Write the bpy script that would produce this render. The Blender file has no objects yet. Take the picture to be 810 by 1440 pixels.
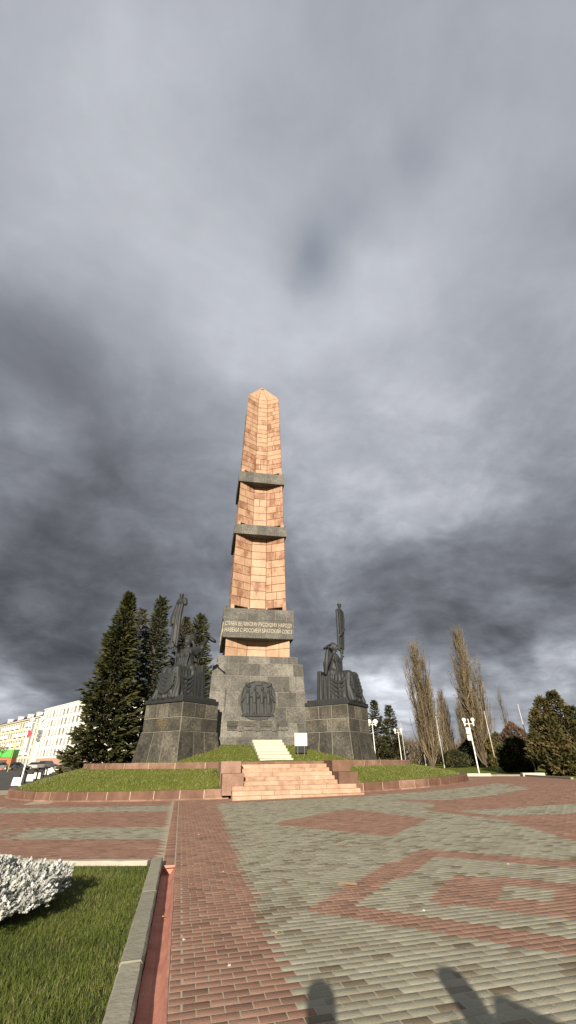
import bpy, bmesh, math, random
import numpy as np
from mathutils import Vector, Matrix, noise as mnoise
R = math.radians
rnd = random.Random(7)
rng = np.random.default_rng(11)
S = bpy.context.scene
COL = S.collection

# ------------------------------------------------------------------ camera numbers (metres, x along the paving rows, y towards the obelisk)
EYE = 1.6
FPX = 584.0 / 1440.0            # focal length / picture height
PITCH = math.atan(350 / 584)
ROLL = R(0.7)
YAW = R(12.8)
ca, sa = math.cos(YAW), math.sin(YAW)
def c2w(v): return Vector((v[0]*ca + v[1]*sa, -v[0]*sa + v[1]*ca, v[2]))
_F = Vector((0, math.cos(PITCH), math.sin(PITCH))); _U = Vector((0, -math.sin(PITCH), math.cos(PITCH))); _R = Vector((1, 0, 0))
CI = c2w(_R*math.cos(ROLL) - _U*math.sin(ROLL)); CJ = c2w(_R*math.sin(ROLL) + _U*math.cos(ROLL)); CF = c2w(_F)
def sky_dir(x, y): return (CI*(x-405) - CJ*(y-720) + CF*584).normalized()

def sstep(a, b, x):
    t = min(1, max(0, (x-a)/(b-a))); return t*t*(3-2*t)
def gz(x, y):
    """ground height: the square drains gently to the left and the streets behind rise a little"""
    c = x*ca - y*sa
    z = 0.015*max(-14, min(14, c))
    if x < 0: z += 0.75*sstep(50, 120, y)*sstep(0, -10, x)
    else: z += 0.3*sstep(44, 64, y)*sstep(14, 24, x)
    return z

# ------------------------------------------------------------------ materials
def nd(nt, t, **k):
    n = nt.nodes.new(t)
    for a, v in k.items(): setattr(n, a, v)
    return n
def newmat(name, rough=0.7, metal=0.0, spec=0.3):
    m = bpy.data.materials.new(name); m.use_nodes = True
    nt = m.node_tree; b = nt.nodes['Principled BSDF']
    b.inputs['Roughness'].default_value = rough; b.inputs['Metallic'].default_value = metal
    b.inputs['Specular IOR Level'].default_value = spec
    return m, nt, b
def plain(name, col, rough=0.6, metal=0.0, spec=0.4, var=0.12, scale=6.0, bump=0.0):
    m, nt, b = newmat(name, rough, metal, spec)
    tc = nd(nt, 'ShaderNodeTexCoord'); n = nd(nt, 'ShaderNodeTexNoise')
    n.inputs['Scale'].default_value = scale; n.inputs['Detail'].default_value = 5
    nt.links.new(tc.outputs['Object'], n.inputs['Vector'])
    r = nd(nt, 'ShaderNodeValToRGB')
    r.color_ramp.elements[0].position = 0.3; r.color_ramp.elements[1].position = 0.7
    r.color_ramp.elements[0].color = tuple(c*(1-var) for c in col)+(1,)
    r.color_ramp.elements[1].color = tuple(min(1, c*(1+var)) for c in col)+(1,)
    nt.links.new(n.outputs['Fac'], r.inputs['Fac']); nt.links.new(r.outputs['Color'], b.inputs['Base Color'])
    if bump:
        bp = nd(nt, 'ShaderNodeBump'); bp.inputs['Strength'].default_value = bump; bp.inputs['Distance'].default_value = 0.02
        nt.links.new(n.outputs['Fac'], bp.inputs['Height']); nt.links.new(bp.outputs['Normal'], b.inputs['Normal'])
    return m
def toned(name, stops, rough=0.7, spec=0.25, scale=3.0, mix=0.55, speck=0.0, speck_scale=60.0, bump=0.25, bump_scale=None, trans=None, dist=0.01, streak=1.0, mscale=None):
    """stone or leaf material: every face carries its own 'tone'; noise mottles it, fine speckle grains it"""
    m, nt, b = newmat(name, rough, 0, spec)
    L = nt.links.new
    at = nd(nt, 'ShaderNodeAttribute', attribute_name='tone')
    tc = nd(nt, 'ShaderNodeTexCoord')
    mp = nd(nt, 'ShaderNodeMapping'); mp.inputs['Scale'].default_value = (1, 1, streak)
    L(tc.outputs['Object'], mp.inputs['Vector'])
    n = nd(nt, 'ShaderNodeTexNoise'); n.inputs['Scale'].default_value = scale; n.inputs['Detail'].default_value = 6; n.inputs['Roughness'].default_value = 0.62
    L(mp.outputs['Vector'], n.inputs['Vector'])
    n2 = nd(nt, 'ShaderNodeTexNoise'); n2.inputs['Scale'].default_value = speck_scale; n2.inputs['Detail'].default_value = 3
    L(tc.outputs['Object'], n2.inputs['Vector'])
    def mth(op, a, c, clamp=False):
        k = nd(nt, 'ShaderNodeMath', operation=op, use_clamp=clamp)
        for i, v in enumerate((a, c)):
            if isinstance(v, (int, float)): k.inputs[i].default_value = v
            else: L(v, k.inputs[i])
        return k.outputs[0]
    c0 = mth('MULTIPLY', mth('SUBTRACT', n.outputs['Fac'], 0.5), mix*2)
    c1 = mth('MULTIPLY', mth('SUBTRACT', n2.outputs['Fac'], 0.5), speck*2)
    f = mth('ADD', mth('ADD', at.outputs['Fac'], c0), c1, True)
    r = nd(nt, 'ShaderNodeValToRGB')
    e = r.color_ramp.elements
    while len(e) < len(stops): e.new(0.5)
    for el, (p, c) in zip(e, stops): el.position = p; el.color = tuple(c)+(1,)
    L(f, r.inputs['Fac']); L(r.outputs['Color'], b.inputs['Base Color'])
    if bump:
        bp = nd(nt, 'ShaderNodeBump'); bp.inputs['Strength'].default_value = bump; bp.inputs['Distance'].default_value = dist
        nb = nd(nt, 'ShaderNodeTexNoise'); nb.inputs['Scale'].default_value = bump_scale or speck_scale; nb.inputs['Detail'].default_value = 5
        L(tc.outputs['Object'], nb.inputs['Vector'])
        L(nb.outputs['Fac'], bp.inputs['Height']); L(bp.outputs['Normal'], b.inputs['Normal'])
    if trans:
        out = nt.nodes['Material Output']; tr = nd(nt, 'ShaderNodeBsdfTranslucent'); L(r.outputs['Color'], tr.inputs['Color'])
        ms = nd(nt, 'ShaderNodeMixShader'); ms.inputs[0].default_value = trans
        L(b.outputs[0], ms.inputs[1]); L(tr.outputs[0], ms.inputs[2]); L(ms.outputs[0], out.inputs['Surface'])
    return m

M = {}
M['pink'] = toned('pink_granite', [(0.0, (.16, .078, .048)), (0.30, (.225, .118, .074)), (0.47, (.33, .205, .132)), (1.0, (.43, .295, .195))], rough=0.55, scale=1.5, mix=0.75, speck=0.22, speck_scale=9, bump=0.12, streak=0.55)
M['pink_joint'] = plain('pink_joint', (.11, .052, .032), 0.9)
M['step'] = toned('step_granite', [(0.0, (.17, .095, .062)), (0.5, (.345, .225, .155)), (1.0, (.45, .325, .24))], rough=0.75, scale=2.2, mix=0.75, speck=0.25, speck_scale=40, bump=0.25)
M['red_stone'] = toned('red_kerb_granite', [(0.0, (.078, .042, .028)), (0.5, (.148, .082, .056)), (1.0, (.29, .185, .14))], rough=0.7, scale=1.6, mix=0.6, speck=0.2, speck_scale=45, bump=0.3)
M['pale_joint'] = plain('pale_mortar', (.40, .31, .25), 0.9)
M['grey'] = toned('grey_granite', [(0.0, (.034, .032, .029)), (0.5, (.088, .084, .074)), (1.0, (.195, .185, .16))], rough=0.7, scale=0.8, mix=0.6, speck=0.62, speck_scale=9, bump=0.5)
M['grey_joint'] = plain('grey_mortar', (.20, .185, .15), 0.9)
M['dark_grey'] = toned('weathered_granite', [(0.0, (.024, .0225, .020)), (0.5, (.064, .059, .048)), (1.0, (.165, .15, .12))], rough=0.75, scale=0.9, mix=0.7, speck=0.65, speck_scale=8, bump=0.6)
M['slot_shade'] = plain('gap_shade', (.012, .011, .010), 0.9)
M['iron'] = toned('dark_patinated_metal', [(0.0, (.012, .0135, .014)), (0.5, (.0225, .0245, .025)), (1.0, (.040, .043, .043))], rough=0.6, spec=0.35, scale=1.2, mix=0.6, speck=0.15, bump=0.2, speck_scale=9)
M['cream_step'] = toned('cream_stone', [(0.0, (.28, .255, .19)), (0.5, (.40, .38, .30)), (1.0, (.50, .475, .39))], rough=0.75, scale=3, mix=0.35, speck=0.1, bump=0.15)
M['letter'] = plain('pale_letter', (.40, .365, .285), 0.7)
M['gold'] = plain('worn_gilding', (.17, .13, .065), 0.5)
M['white'] = plain('white_paint', (.72, .72, .68), 0.45, var=.05)
M['pole'] = plain('pole_paint', (.46, .44, .38), 0.4, var=.08)
M['globe'] = plain('opal_globe', (.82, .78, .64), 0.25, var=.03)
M['board'] = plain('white_board', (.58, .57, .53), 0.5, var=.03)
M['black'] = plain('black_board', (.014, .014, .014), 0.5)
M['ink'] = plain('pale_ink', (.30, .29, .28), 0.7)
M['red'] = plain('red_print', (.50, .03, .04), 0.5)
M['banner_white'] = plain('sign_white', (.74, .73, .70), 0.5, var=.04)
M['banner_grey'] = plain('sign_grey', (.17, .165, .15), 0.6)
M['concrete'] = toned('kerb_concrete', [(0.0, (.14, .133, .10)), (0.5, (.245, .235, .18)), (1.0, (.36, .34, .27))], rough=0.85, scale=5, mix=0.32, speck=0.25, speck_scale=90, bump=0.5, bump_scale=14, dist=0.02)
M['pale_concrete'] = toned('pale_concrete', [(0.0, (.24, .215, .17)), (0.5, (.36, .335, .28)), (1.0, (.48, .45, .39))], rough=0.85, scale=3, mix=0.4, speck=0.2, bump=0.3)
M['drain'] = toned('drain_pink', [(0.0, (.23, .10, .075)), (0.5, (.42, .185, .135)), (1.0, (.52, .29, .22))], rough=0.8, scale=4, mix=0.5, speck=0.2, speck_scale=70, bump=0.3)
M['brick_red'] = toned('paver_red', [(0.0, (.125, .075, .054)), (0.5, (.252, .142, .100)), (1.0, (.36, .228, .168))], rough=0.8, scale=1.3, mix=0.30, speck=0.32, speck_scale=110, bump=0.5, bump_scale=60)
M['brick_grey'] = toned('paver_greygreen', [(0.0, (.12, .096, .062)), (0.28, (.195, .170, .118)), (0.6, (.262, .254, .192)), (1.0, (.35, .334, .255))], rough=0.8, scale=1.1, mix=0.30, speck=0.30, speck_scale=110, bump=0.5, bump_scale=60)
M['mortar'] = toned('paver_joint', [(0.0, (.20, .165, .12)), (0.5, (.36, .305, .225)), (1.0, (.52, .46, .36))], rough=0.95, scale=2, mix=0.5, speck=0.2, bump=0)
M['soil'] = toned('soil', [(0.0, (.03, .028, .012)), (1.0, (.075, .07, .028))], rough=0.95, scale=8, mix=0.5, bump=0.6, dist=0.03)
M['grass'] = toned('grass_blades', [(0.0, (.042, .062, .010)), (0.45, (.098, .132, .022)), (0.8, (.155, .18, .045)), (1.0, (.29, .24, .12))], rough=0.55, spec=0.25, scale=1.2, mix=0.26, bump=0, trans=0.25)
M['turf'] = toned('turf', [(0.0, (.062, .076, .015)), (0.5, (.13, .155, .030)), (1.0, (.22, .215, .07))], rough=0.9, spec=0.05, scale=0.9, mix=0.4, speck=0.45, speck_scale=14, bump=1.0, bump_scale=18, dist=0.12)
M['asphalt'] = toned('asphalt', [(0.0, (.045, .044, .043)), (1.0, (.10, .097, .092))], rough=0.9, scale=0.6, mix=0.4, speck=0.3, bump=0.2)
M['field'] = toned('field', [(0.0, (.05, .055, .02)), (1.0, (.13, .115, .05))], rough=0.95, scale=0.05, mix=0.5, speck=0.2, speck_scale=1.0, bump=0)
M['bark'] = plain('bark', (.085, .062, .042), 0.9, var=.35, scale=9, bump=.6)
M['spruce'] = toned('spruce_needles', [(0.0, (.016, .022, .009)), (0.5, (.039, .044, .015)), (1.0, (.085, .078, .028))], rough=0.6, spec=0.2, scale=0.5, mix=0.35, bump=0, trans=0.12)
M['spruce_dry'] = toned('spruce_needles_dry', [(0.0, (.030, .028, .016)), (0.5, (.062, .055, .026)), (1.0, (.115, .095, .045))], rough=0.6, spec=0.2, scale=0.5, mix=0.35, bump=0, trans=0.12)
M['thuja'] = toned('thuja_sprays', [(0.0, (.030, .032, .012)), (0.45, (.070, .066, .024)), (0.8, (.120, .094, .038)), (1.0, (.16, .10, .05))], rough=0.6, spec=0.2, scale=0.45, mix=0.45, bump=0, trans=0.12)
M['dark_shrub'] = toned('dark_shrub_leaves', [(0.0, (.018, .022, .010)), (0.5, (.036, .040, .016)), (1.0, (.075, .072, .030))], rough=0.6, spec=0.2, scale=0.6, mix=0.35, bump=0, trans=0.1)
M['rust_leaf'] = toned('rusty_leaves', [(0.0, (.065, .045, .028)), (0.5, (.14, .085, .055)), (1.0, (.23, .13, .085))], rough=0.6, spec=0.2, scale=0.6, mix=0.35, bump=0, trans=0.15)
M['twig'] = toned('brown_twigs', [(0.0, (.060, .045, .030)), (0.5, (.125, .096, .060)), (1.0, (.22, .175, .11))], rough=0.8, spec=0.1, scale=0.5, mix=0.4, bump=0)
M['poplar_twig'] = toned('poplar_twigs', [(0.0, (.066, .050, .033)), (0.5, (.150, .116, .072)), (1.0, (.29, .24, .165))], rough=0.75, spec=0.15, scale=0.6, mix=0.4, bump=0)
M['poplar_leaf'] = toned('poplar_leaves', [(0.0, (.050, .050, .012)), (0.5, (.115, .098, .026)), (1.0, (.20, .155, .05))], rough=0.6, spec=0.2, scale=0.4, mix=0.4, bump=0, trans=0.2)
M['silver'] = toned('silver_leaves', [(0.0, (.13, .15, .11)), (0.35, (.36, .375, .345)), (1.0, (.60, .605, .59))], rough=0.75, spec=0.15, scale=3, mix=0.3, bump=0, trans=0.2)
M['stem'] = plain('silver_stem', (.22, .23, .17), 0.8)
M['wall_white'] = toned('white_render', [(0.0, (.66, .65, .60)), (1.0, (.78, .77, .72))], rough=0.9, scale=0.2, mix=0.3, bump=0)
M['wall_cream'] = toned('cream_render', [(0.0, (.50, .46, .36)), (1.0, (.64, .61, .50))], rough=0.9, scale=0.2, mix=0.3, bump=0)
M['wall_pink'] = plain('pink_render', (.42, .26, .20), 0.9)
M['glass'] = plain('window_glass', (.085, .08, .065), 0.15, spec=0.6, scale=0.4, var=.4)
M['frame'] = plain('window_frame', (.40, .38, .33), 0.6)
M['roof'] = plain('brown_roof', (.065, .040, .034), 0.8, scale=1)
M['green'] = plain('green_panel', (.05, .36, .04), 0.5)
M['orange'] = plain('orange_panel', (.50, .12, .05), 0.5)
M['yellow'] = plain('yellow_paint', (.50, .42, .10), 0.5)
M['car_dark'] = plain('car_paint_dark', (.020, .021, .024), 0.25, spec=.6, var=.03)
M['car_grey'] = plain('car_paint_grey', (.14, .145, .15), 0.25, spec=.6, var=.03)
M['car_white'] = plain('car_paint_white', (.48, .48, .46), 0.25, spec=.6, var=.03)
M['car_glass'] = plain('car_glass', (.02, .022, .025), 0.08, spec=.7, var=.02)
M['tyre'] = plain('tyre', (.018, .018, .018), 0.8)
M['lamp_red'] = plain('tail_lamp', (.35, .02, .02), 0.3)
M['lamp_clear'] = plain('head_lamp', (.6, .6, .58), 0.2)
M['tower'] = toned('tower_render', [(0.0, (.12, .14, .17)), (1.0, (.24, .26, .30))], rough=0.7, scale=0.1, mix=0.3, bump=0)
M['skin'] = plain('skin', (.42, .25, .18), 0.5)
M['cloth_dark'] = plain('dark_cloth', (.03, .032, .045), 0.85)
M['cloth_blue'] = plain('blue_cloth', (.04, .06, .12), 0.85)
M['hair'] = plain('brown_hair', (.04, .025, .015), 0.6)
M['litter'] = plain('litter', (.55, .52, .46), 0.7)
M['leaf_dry'] = plain('dry_leaf', (.42, .24, .07), 0.7)
M['wood'] = plain('weathered_wood', (.17, .125, .08), 0.85)

# ------------------------------------------------------------------ mesh building
class MB:
    def __init__(self): self.v = []; self.f = []; self.t = []; self.m = []
    def add(self, vs, fs, tone=0.5, mi=0):
        o = len(self.v); self.v.extend([tuple(p) for p in vs])
        for f in fs:
            self.f.append([o+i for i in f]); self.t.append(tone if not callable(tone) else tone()); self.m.append(mi)
    def box(self, c, s, rz=0, tone=0.5, mi=0, taper=1.0):
        hx, hy, hz = s[0]/2, s[1]/2, s[2]/2; vs = []
        for z, k in ((-hz, 1), (hz, taper)):
            for x, y in ((-hx, -hy), (hx, -hy), (hx, hy), (-hx, hy)):
                x, y = x*k, y*k
                vs.append((c[0]+x*math.cos(rz)-y*math.sin(rz), c[1]+x*math.sin(rz)+y*math.cos(rz), c[2]+z))
        self.add(vs, [(3, 2, 1, 0), (4, 5, 6, 7), (0, 1, 5, 4), (1, 2, 6, 5), (2, 3, 7, 6), (3, 0, 4, 7)], tone, mi)
    def hexa(self, vs, tone=0.5, mi=0):
        self.add(vs, [(3, 2, 1, 0), (4, 5, 6, 7), (0, 1, 5, 4), (1, 2, 6, 5), (2, 3, 7, 6), (3, 0, 4, 7)], tone, mi)
    def tube(self, pts, rad, n=8, tone=0.5, mi=0, caps=True):
        pts = [Vector(p) for p in pts]; rs = rad if isinstance(rad, (list, tuple)) else [rad]*len(pts)
        vs = []; fs = []; ref = Vector((0.3, 0.1, 1)) if abs((pts[-1]-pts[0]).normalized().z) < 0.9 else Vector((1, 0.2, 0))
        for i, p in enumerate(pts):
            d = (pts[min(i+1, len(pts)-1)]-pts[max(i-1, 0)]).normalized()
            a = d.cross(ref).normalized(); b = d.cross(a)
            for k in range(n):
                t = 2*math.pi*k/n; vs.append(p+(a*math.cos(t)+b*math.sin(t))*rs[i])
        for i in range(len(pts)-1):
            for k in range(n):
                fs.append((i*n+k, i*n+(k+1) % n, (i+1)*n+(k+1) % n, (i+1)*n+k))
        if caps: fs.append(tuple(range(n))[::-1]); fs.append(tuple((len(pts)-1)*n+k for k in range(n)))
        self.add(vs, fs, tone, mi)
    def lathe(self, prof, c=(0, 0, 0), n=16, tone=0.5, mi=0):
        vs = []; fs = []
        for r, z in prof:
            for k in range(n):
                t = 2*math.pi*k/n; vs.append((c[0]+r*math.cos(t), c[1]+r*math.sin(t), c[2]+z))
        for i in range(len(prof)-1):
            for k in range(n): fs.append((i*n+k, i*n+(k+1) % n, (i+1)*n+(k+1) % n, (i+1)*n+k))
        self.add(vs, fs, tone, mi)
    def ball(self, c, r, nu=14, nv=9, tone=0.5, mi=0):
        r = (r, r, r) if isinstance(r, (int, float)) else r
        vs = []; fs = []
        for j in range(nv+1):
            ph = math.pi*j/nv
            for k in range(nu):
                t = 2*math.pi*k/nu; vs.append((c[0]+r[0]*math.sin(ph)*math.cos(t), c[1]+r[1]*math.sin(ph)*math.sin(t), c[2]-r[2]*math.cos(ph)))
        for j in range(nv):
            for k in range(nu): fs.append((j*nu+k, j*nu+(k+1) % nu, (j+1)*nu+(k+1) % nu, (j+1)*nu+k))
        self.add(vs, fs, tone, mi)
    def cap(self, p, q, r1, r2=None, n=12):
        """tapered capsule"""
        r2 = r1 if r2 is None else r2
        p, q = Vector(p), Vector(q); d = q-p; L = max(d.length, 1e-5); d = d/L
        pts = []; rs = []
        for k in range(5):
            a = math.pi/2*k/4; pts.append(p-d*r1*math.cos(a)); rs.append(max(r1*math.sin(a), 1e-3))
        for k in range(1, 5):
            a = math.pi/2*k/4
            if k == 1: pts.append(q); rs.append(r2)
            pts.append(q+d*r2*math.sin(a)); rs.append(max(r2*math.cos(a), 1e-3))
        self.tube(pts, rs, n)
    def chain(self, pts, rs):
        if isinstance(rs, (int, float)): rs = [rs]*len(pts)
        for i in range(len(pts)-1): self.cap(pts[i], pts[i+1], rs[i], rs[i+1])
    def blocks(self, quad, rows, cols, gap=0.03, proud=0.025, bev=0.02, tone=(0.3, 0.7), mi=0, mj=1, jitter=None, backing=True):
        """a masonry face: quad is ccw seen from outside (bl, br, tr, tl); rows heights, cols(row) widths"""
        q = [Vector(p) for p in quad]; n = ((q[1]-q[0]).cross(q[3]-q[0])).normalized()
        def at(u, v): return (q[0]*(1-u)+q[1]*u)*(1-v)+(q[3]*(1-u)+q[2]*u)*v
        W = ((q[1]-q[0]).length+(q[2]-q[3]).length)/2; H = ((q[3]-q[0]).length+(q[2]-q[1]).length)/2
        if backing: self.add(q, [(0, 1, 2, 3)], 0.5, mj)
        sr = float(sum(rows)); v = 0
        for i, rh in enumerate(rows):
            v0, v1 = v, v+rh/sr; v = v1
            cw = cols(i) if callable(cols) else cols
            sc = float(sum(cw)); u = 0
            for w in cw:
                u0, u1 = u, u+w/sc; u = u1
                gu, gv = gap/2/W, gap/2/H; bu, bv = bev/W, bev/H
                o = [at(u0+gu, v0+gv), at(u1-gu, v0+gv), at(u1-gu, v1-gv), at(u0+gu, v1-gv)]
                k = proud*rnd.uniform(.7, 1.3)
                t = [p+n*k for p in (at(u0+gu+bu, v0+gv+bv), at(u1-gu-bu, v0+gv+bv), at(u1-gu-bu, v1-gv-bv), at(u0+gu+bu, v1-gv-bv))]
                tn = rnd.uniform(*tone) if not callable(tone) else tone(u0, v0)
                self.add(o+t, [(4, 5, 6, 7), (0, 1, 5, 4), (1, 2, 6, 5), (2, 3, 7, 6), (3, 0, 4, 7)], tn, mi)
    def build(self, name, mats, parent=None, smooth=False, loc=None, rz=0):
        me = bpy.data.meshes.new(name); me.from_pydata([tuple(p) for p in self.v], [], self.f)
        return finish(me, name, mats, parent, smooth, self.t, self.m, loc, rz)
def finish(me, name, mats, parent=None, smooth=False, tones=None, mis=None, loc=None, rz=0):
    for m in (mats if isinstance(mats, (list, tuple)) else [mats]): me.materials.append(M[m] if isinstance(m, str) else m)
    if tones is not None and len(me.polygons) == len(tones):
        a = me.attributes.new('tone', 'FLOAT', 'FACE'); a.data.foreach_set('value', np.asarray(tones, dtype=np.float32))
    if mis is not None: me.polygons.foreach_set('material_index', np.asarray(mis, dtype=np.int32))
    if smooth: me.polygons.foreach_set('use_smooth', np.ones(len(me.polygons), dtype=bool))
    me.update()
    o = bpy.data.objects.new(name, me); COL.objects.link(o)
    if parent is not None: o.parent = parent
    if loc is not None: o.location = loc
    o.rotation_euler.z = rz
    return o
def fastmesh(name, V, F, mats, tone, parent=None, smooth=False, mis=None):
    """numpy verts (n,3), faces (m,k) all of one size"""
    me = bpy.data.meshes.new(name); k = F.shape[1]
    me.vertices.add(len(V)); me.vertices.foreach_set('co', V.astype(np.float32).ravel())
    me.loops.add(F.size); me.loops.foreach_set('vertex_index', F.astype(np.int32).ravel())
    me.polygons.add(len(F)); me.polygons.foreach_set('loop_start', np.arange(0, F.size, k, dtype=np.int32))
    me.update(calc_edges=True)
    return finish(me, name, mats, parent, smooth, tone, mis)
def remesh(mb, name, voxel, mats, parent=None, smooth_it=3, loc=None, rz=0, tone=0.5):
    me = bpy.data.meshes.new('tmp'); me.from_pydata([tuple(p) for p in mb.v], [], mb.f); me.update()
    o = bpy.data.objects.new('tmp', me); COL.objects.link(o)
    m = o.modifiers.new('r', 'REMESH'); m.mode = 'VOXEL'; m.voxel_size = voxel
    if smooth_it:
        s = o.modifiers.new('s', 'SMOOTH'); s.factor = 0.5; s.iterations = smooth_it
    dg = bpy.context.evaluated_depsgraph_get(); ev = o.evaluated_get(dg)
    me2 = bpy.data.meshes.new_from_object(ev); me2.name = name
    bpy.data.objects.remove(o); bpy.data.meshes.remove(me)
    return finish(me2, name, mats, parent, True, [tone]*len(me2.polygons), None, loc, rz)
def tag(o, label=None, cat=None, group=None, kind=None):
    if label: o['label'] = label
    if cat: o['category'] = cat
    if group: o['group'] = group
    if kind: o['kind'] = kind
    return o
def thing(name, label, cat, loc=(0, 0, 0), rz=0, group=None):
    o = bpy.data.objects.new(name, None); COL.objects.link(o); o.location = loc; o.rotation_euler.z = rz
    o.empty_display_size = 0.2
    return tag(o, label, cat, group)
def dup(root, loc, rz=0, label=None, scale=None):
    r = root.copy(); COL.objects.link(r); r.location = loc; r.rotation_euler.z = rz
    if label: r['label'] = label
    if scale: r.scale = scale
    for ch in list(root.children):
        c = ch.copy(); COL.objects.link(c); c.parent = r
        for g in list(ch.children):
            d = g.copy(); COL.objects.link(d); d.parent = c
    return r
def structure(o): o['kind'] = 'structure'; return o
def bevel(o, w=0.02, seg=2):
    m = o.modifiers.new('b', 'BEVEL'); m.width = w; m.segments = seg; m.limit_method = 'ANGLE'; return o

# ------------------------------------------------------------------ the ground
def sheet(name, x0, x1, y0, y1, nx, ny, zoff, mat, warp=None):
    xs = np.linspace(x0, x1, nx+1); ys = np.linspace(y0, y1, ny+1)
    V = np.array([(x, y, gz(x, y)+zoff) for y in ys for x in xs]); F = []
    for j in range(ny):
        for i in range(nx): a = j*(nx+1)+i; F.append((a, a+1, a+nx+2, a+nx+1))
    return structure(fastmesh(name, V, np.array(F), [mat], np.full(len(F), .5)))
def polysheet(name, pts, zoff, mat, step=2.0, kind='structure'):
    """flat polygon following the ground, cut into small pieces"""
    bm = bmesh.new(); bm.faces.new([bm.verts.new((p[0], p[1], 0)) for p in pts])
    xs = [p[0] for p in pts]; ys = [p[1] for p in pts]
    for ax, lo, hi in ((0, min(xs), max(xs)), (1, min(ys), max(ys))):
        k = math.floor(lo/step)*step+step
        while k < hi:
            no = (1, 0, 0) if ax == 0 else (0, 1, 0); co = (k, 0, 0) if ax == 0 else (0, k, 0)
            bmesh.ops.bisect_plane(bm, geom=bm.verts[:]+bm.edges[:]+bm.faces[:], plane_co=co, plane_no=no)
            k += step
    for v in bm.verts: v.co.z = gz(v.co.x, v.co.y)+zoff
    bm.normal_update()
    me = bpy.data.meshes.new(name); bm.to_mesh(me); bm.free()
    o = finish(me, name, [mat], tones=[.5]*len(me.polygons))
    if o.data.polygons and o.data.polygons[0].normal.z < 0: o.data.flip_normals()
    o['kind'] = kind; return o

sheet('ground', -700, 900, -300, 1500, 80, 90, -0.16, 'field')
far = MB(); far.add([(-6000, -6000, -.9), (6000, -6000, -.9), (6000, 6000, -.9), (-6000, 6000, -.9)], [(0, 1, 2, 3)], .5)
structure(far.build('terrain', 'field'))
polysheet('road', [(-120, 38), (-8.5, 38), (-4, 60), (-6, 135), (-120, 135)], -0.012, 'asphalt', 4.0)
polysheet('paving_bed', [(.09, -8), (36, -8), (36, 46), (-6, 46), (-30, 42), (-30, 21), (-9.4, 13.72), (-.15, 10.35), (-.15, 10.0), (.09, 10.0)], -0.0016, 'mortar', 2.0)
polysheet('lawn', [(23.8, 44), (30.4, 39.6), (29.6, 31.5), (40, 24), (75, 40), (80, 110), (20, 110), (22, 60)], 0.02, 'turf', 4.0)
polysheet('lawn', [(-4, 46), (20, 50), (20, 110), (-5, 110)], 0.02, 'turf', 4.0)

# terrace outline
TC = (5.75, 38.6); KA, KB = 17.0, 12.7; BA, BB = 12.7, 9.9
def ell(a, b, t): return (TC[0]+a*math.sin(t), TC[1]-b*math.cos(t))
def ell_in(x, y, a, b): return ((x-TC[0])/a)**2+((y-TC[1])/b)**2 < 1

# ------------------------------------------------------------------ pavers: one sheet of bricks, coloured per brick by the pattern laid in the square
def inpoly(x, y, P):
    r = False; j = len(P)-1
    for i in range(len(P)):
        xi, yi = P[i]; xj, yj = P[j]
        if (yi > y) != (yj > y) and x < (xj-xi)*(y-yi)/(yj-yi)+xi: r = not r
        j = i
    return r
FRAME_O = [(4.86, 9.95), (1.72, 6.78), (4.72, 3.55), (7.9, 6.7)]
FRAME_I = [(4.80, 9.15), (2.42, 6.80), (4.72, 4.36), (7.1, 6.7)]
DIA = [(2.81, 15.3), (6.35, 18.2), (7.5, 14.1), (5.0, 11.66)]
INNER = [(4.45, 7.75), (3.25, 6.62), (4.7, 5.2), (6.0, 6.5)]
CORE = [(4.72, 6.95), (4.2, 6.5), (4.72, 6.05), (5.2, 6.5)]
BORDER = [(-.1, 0), (1.3, 0), (1.06, 4.3), (1.1, 5.57), (1.17, 7.28), (1.24, 9.51), (1.45, 14.04), (1.7, 20.05), (1.72, 23.4), (-.1, 26)]
BAND = [(9.3, 21.2), (10.0, 18.2), (8.5, 16.3), (9.2, 13.2), (8.3, 9.7), (9.2, 7.2), (14, 9.6), (14.3, 12.8), (9.64, 13.9), (9.3, 15.6), (14.2, 15.8), (22, 15), (36, 10), (36, 46), (21, 46), (20.2, 27), (16.8, 23.8), (12.6, 21.6), (11.5, 19.4)]
GARROW = [(9.2, 21.6), (11.4, 19.6), (14.2, 20.6), (18.8, 23.6), (19.4, 25.6), (17.2, 24.2)]
def red_main(x, y):
    if inpoly(x, y, BORDER): return True
    if inpoly(x, y, FRAME_O) and not inpoly(x, y, FRAME_I): return True
    if inpoly(x, y, DIA): return True
    if inpoly(x, y, INNER) and not inpoly(x, y, CORE): return True
    if 0 < x < 9.6 and y > 23.3+.02*x: return True
    if inpoly(x, y, GARROW): return False
    if inpoly(x, y, BAND): return True
    if x > 9 and ell_in(x, y, KA+2.2, KB+2.2): return True
    return False
LA = R(-22.5); lc, ls = math.cos(LA), math.sin(LA)
def red_left(x, y):
    t = (x+.05)*(-ls)+(y-13.3)*lc      # distance behind the first grey band, measured across the rows
    if 0.15 < t < 2.35: return (x < -4.2 and rnd.random() < .65)
    if 7.0 < t < 9.4: return False
    return True
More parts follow.
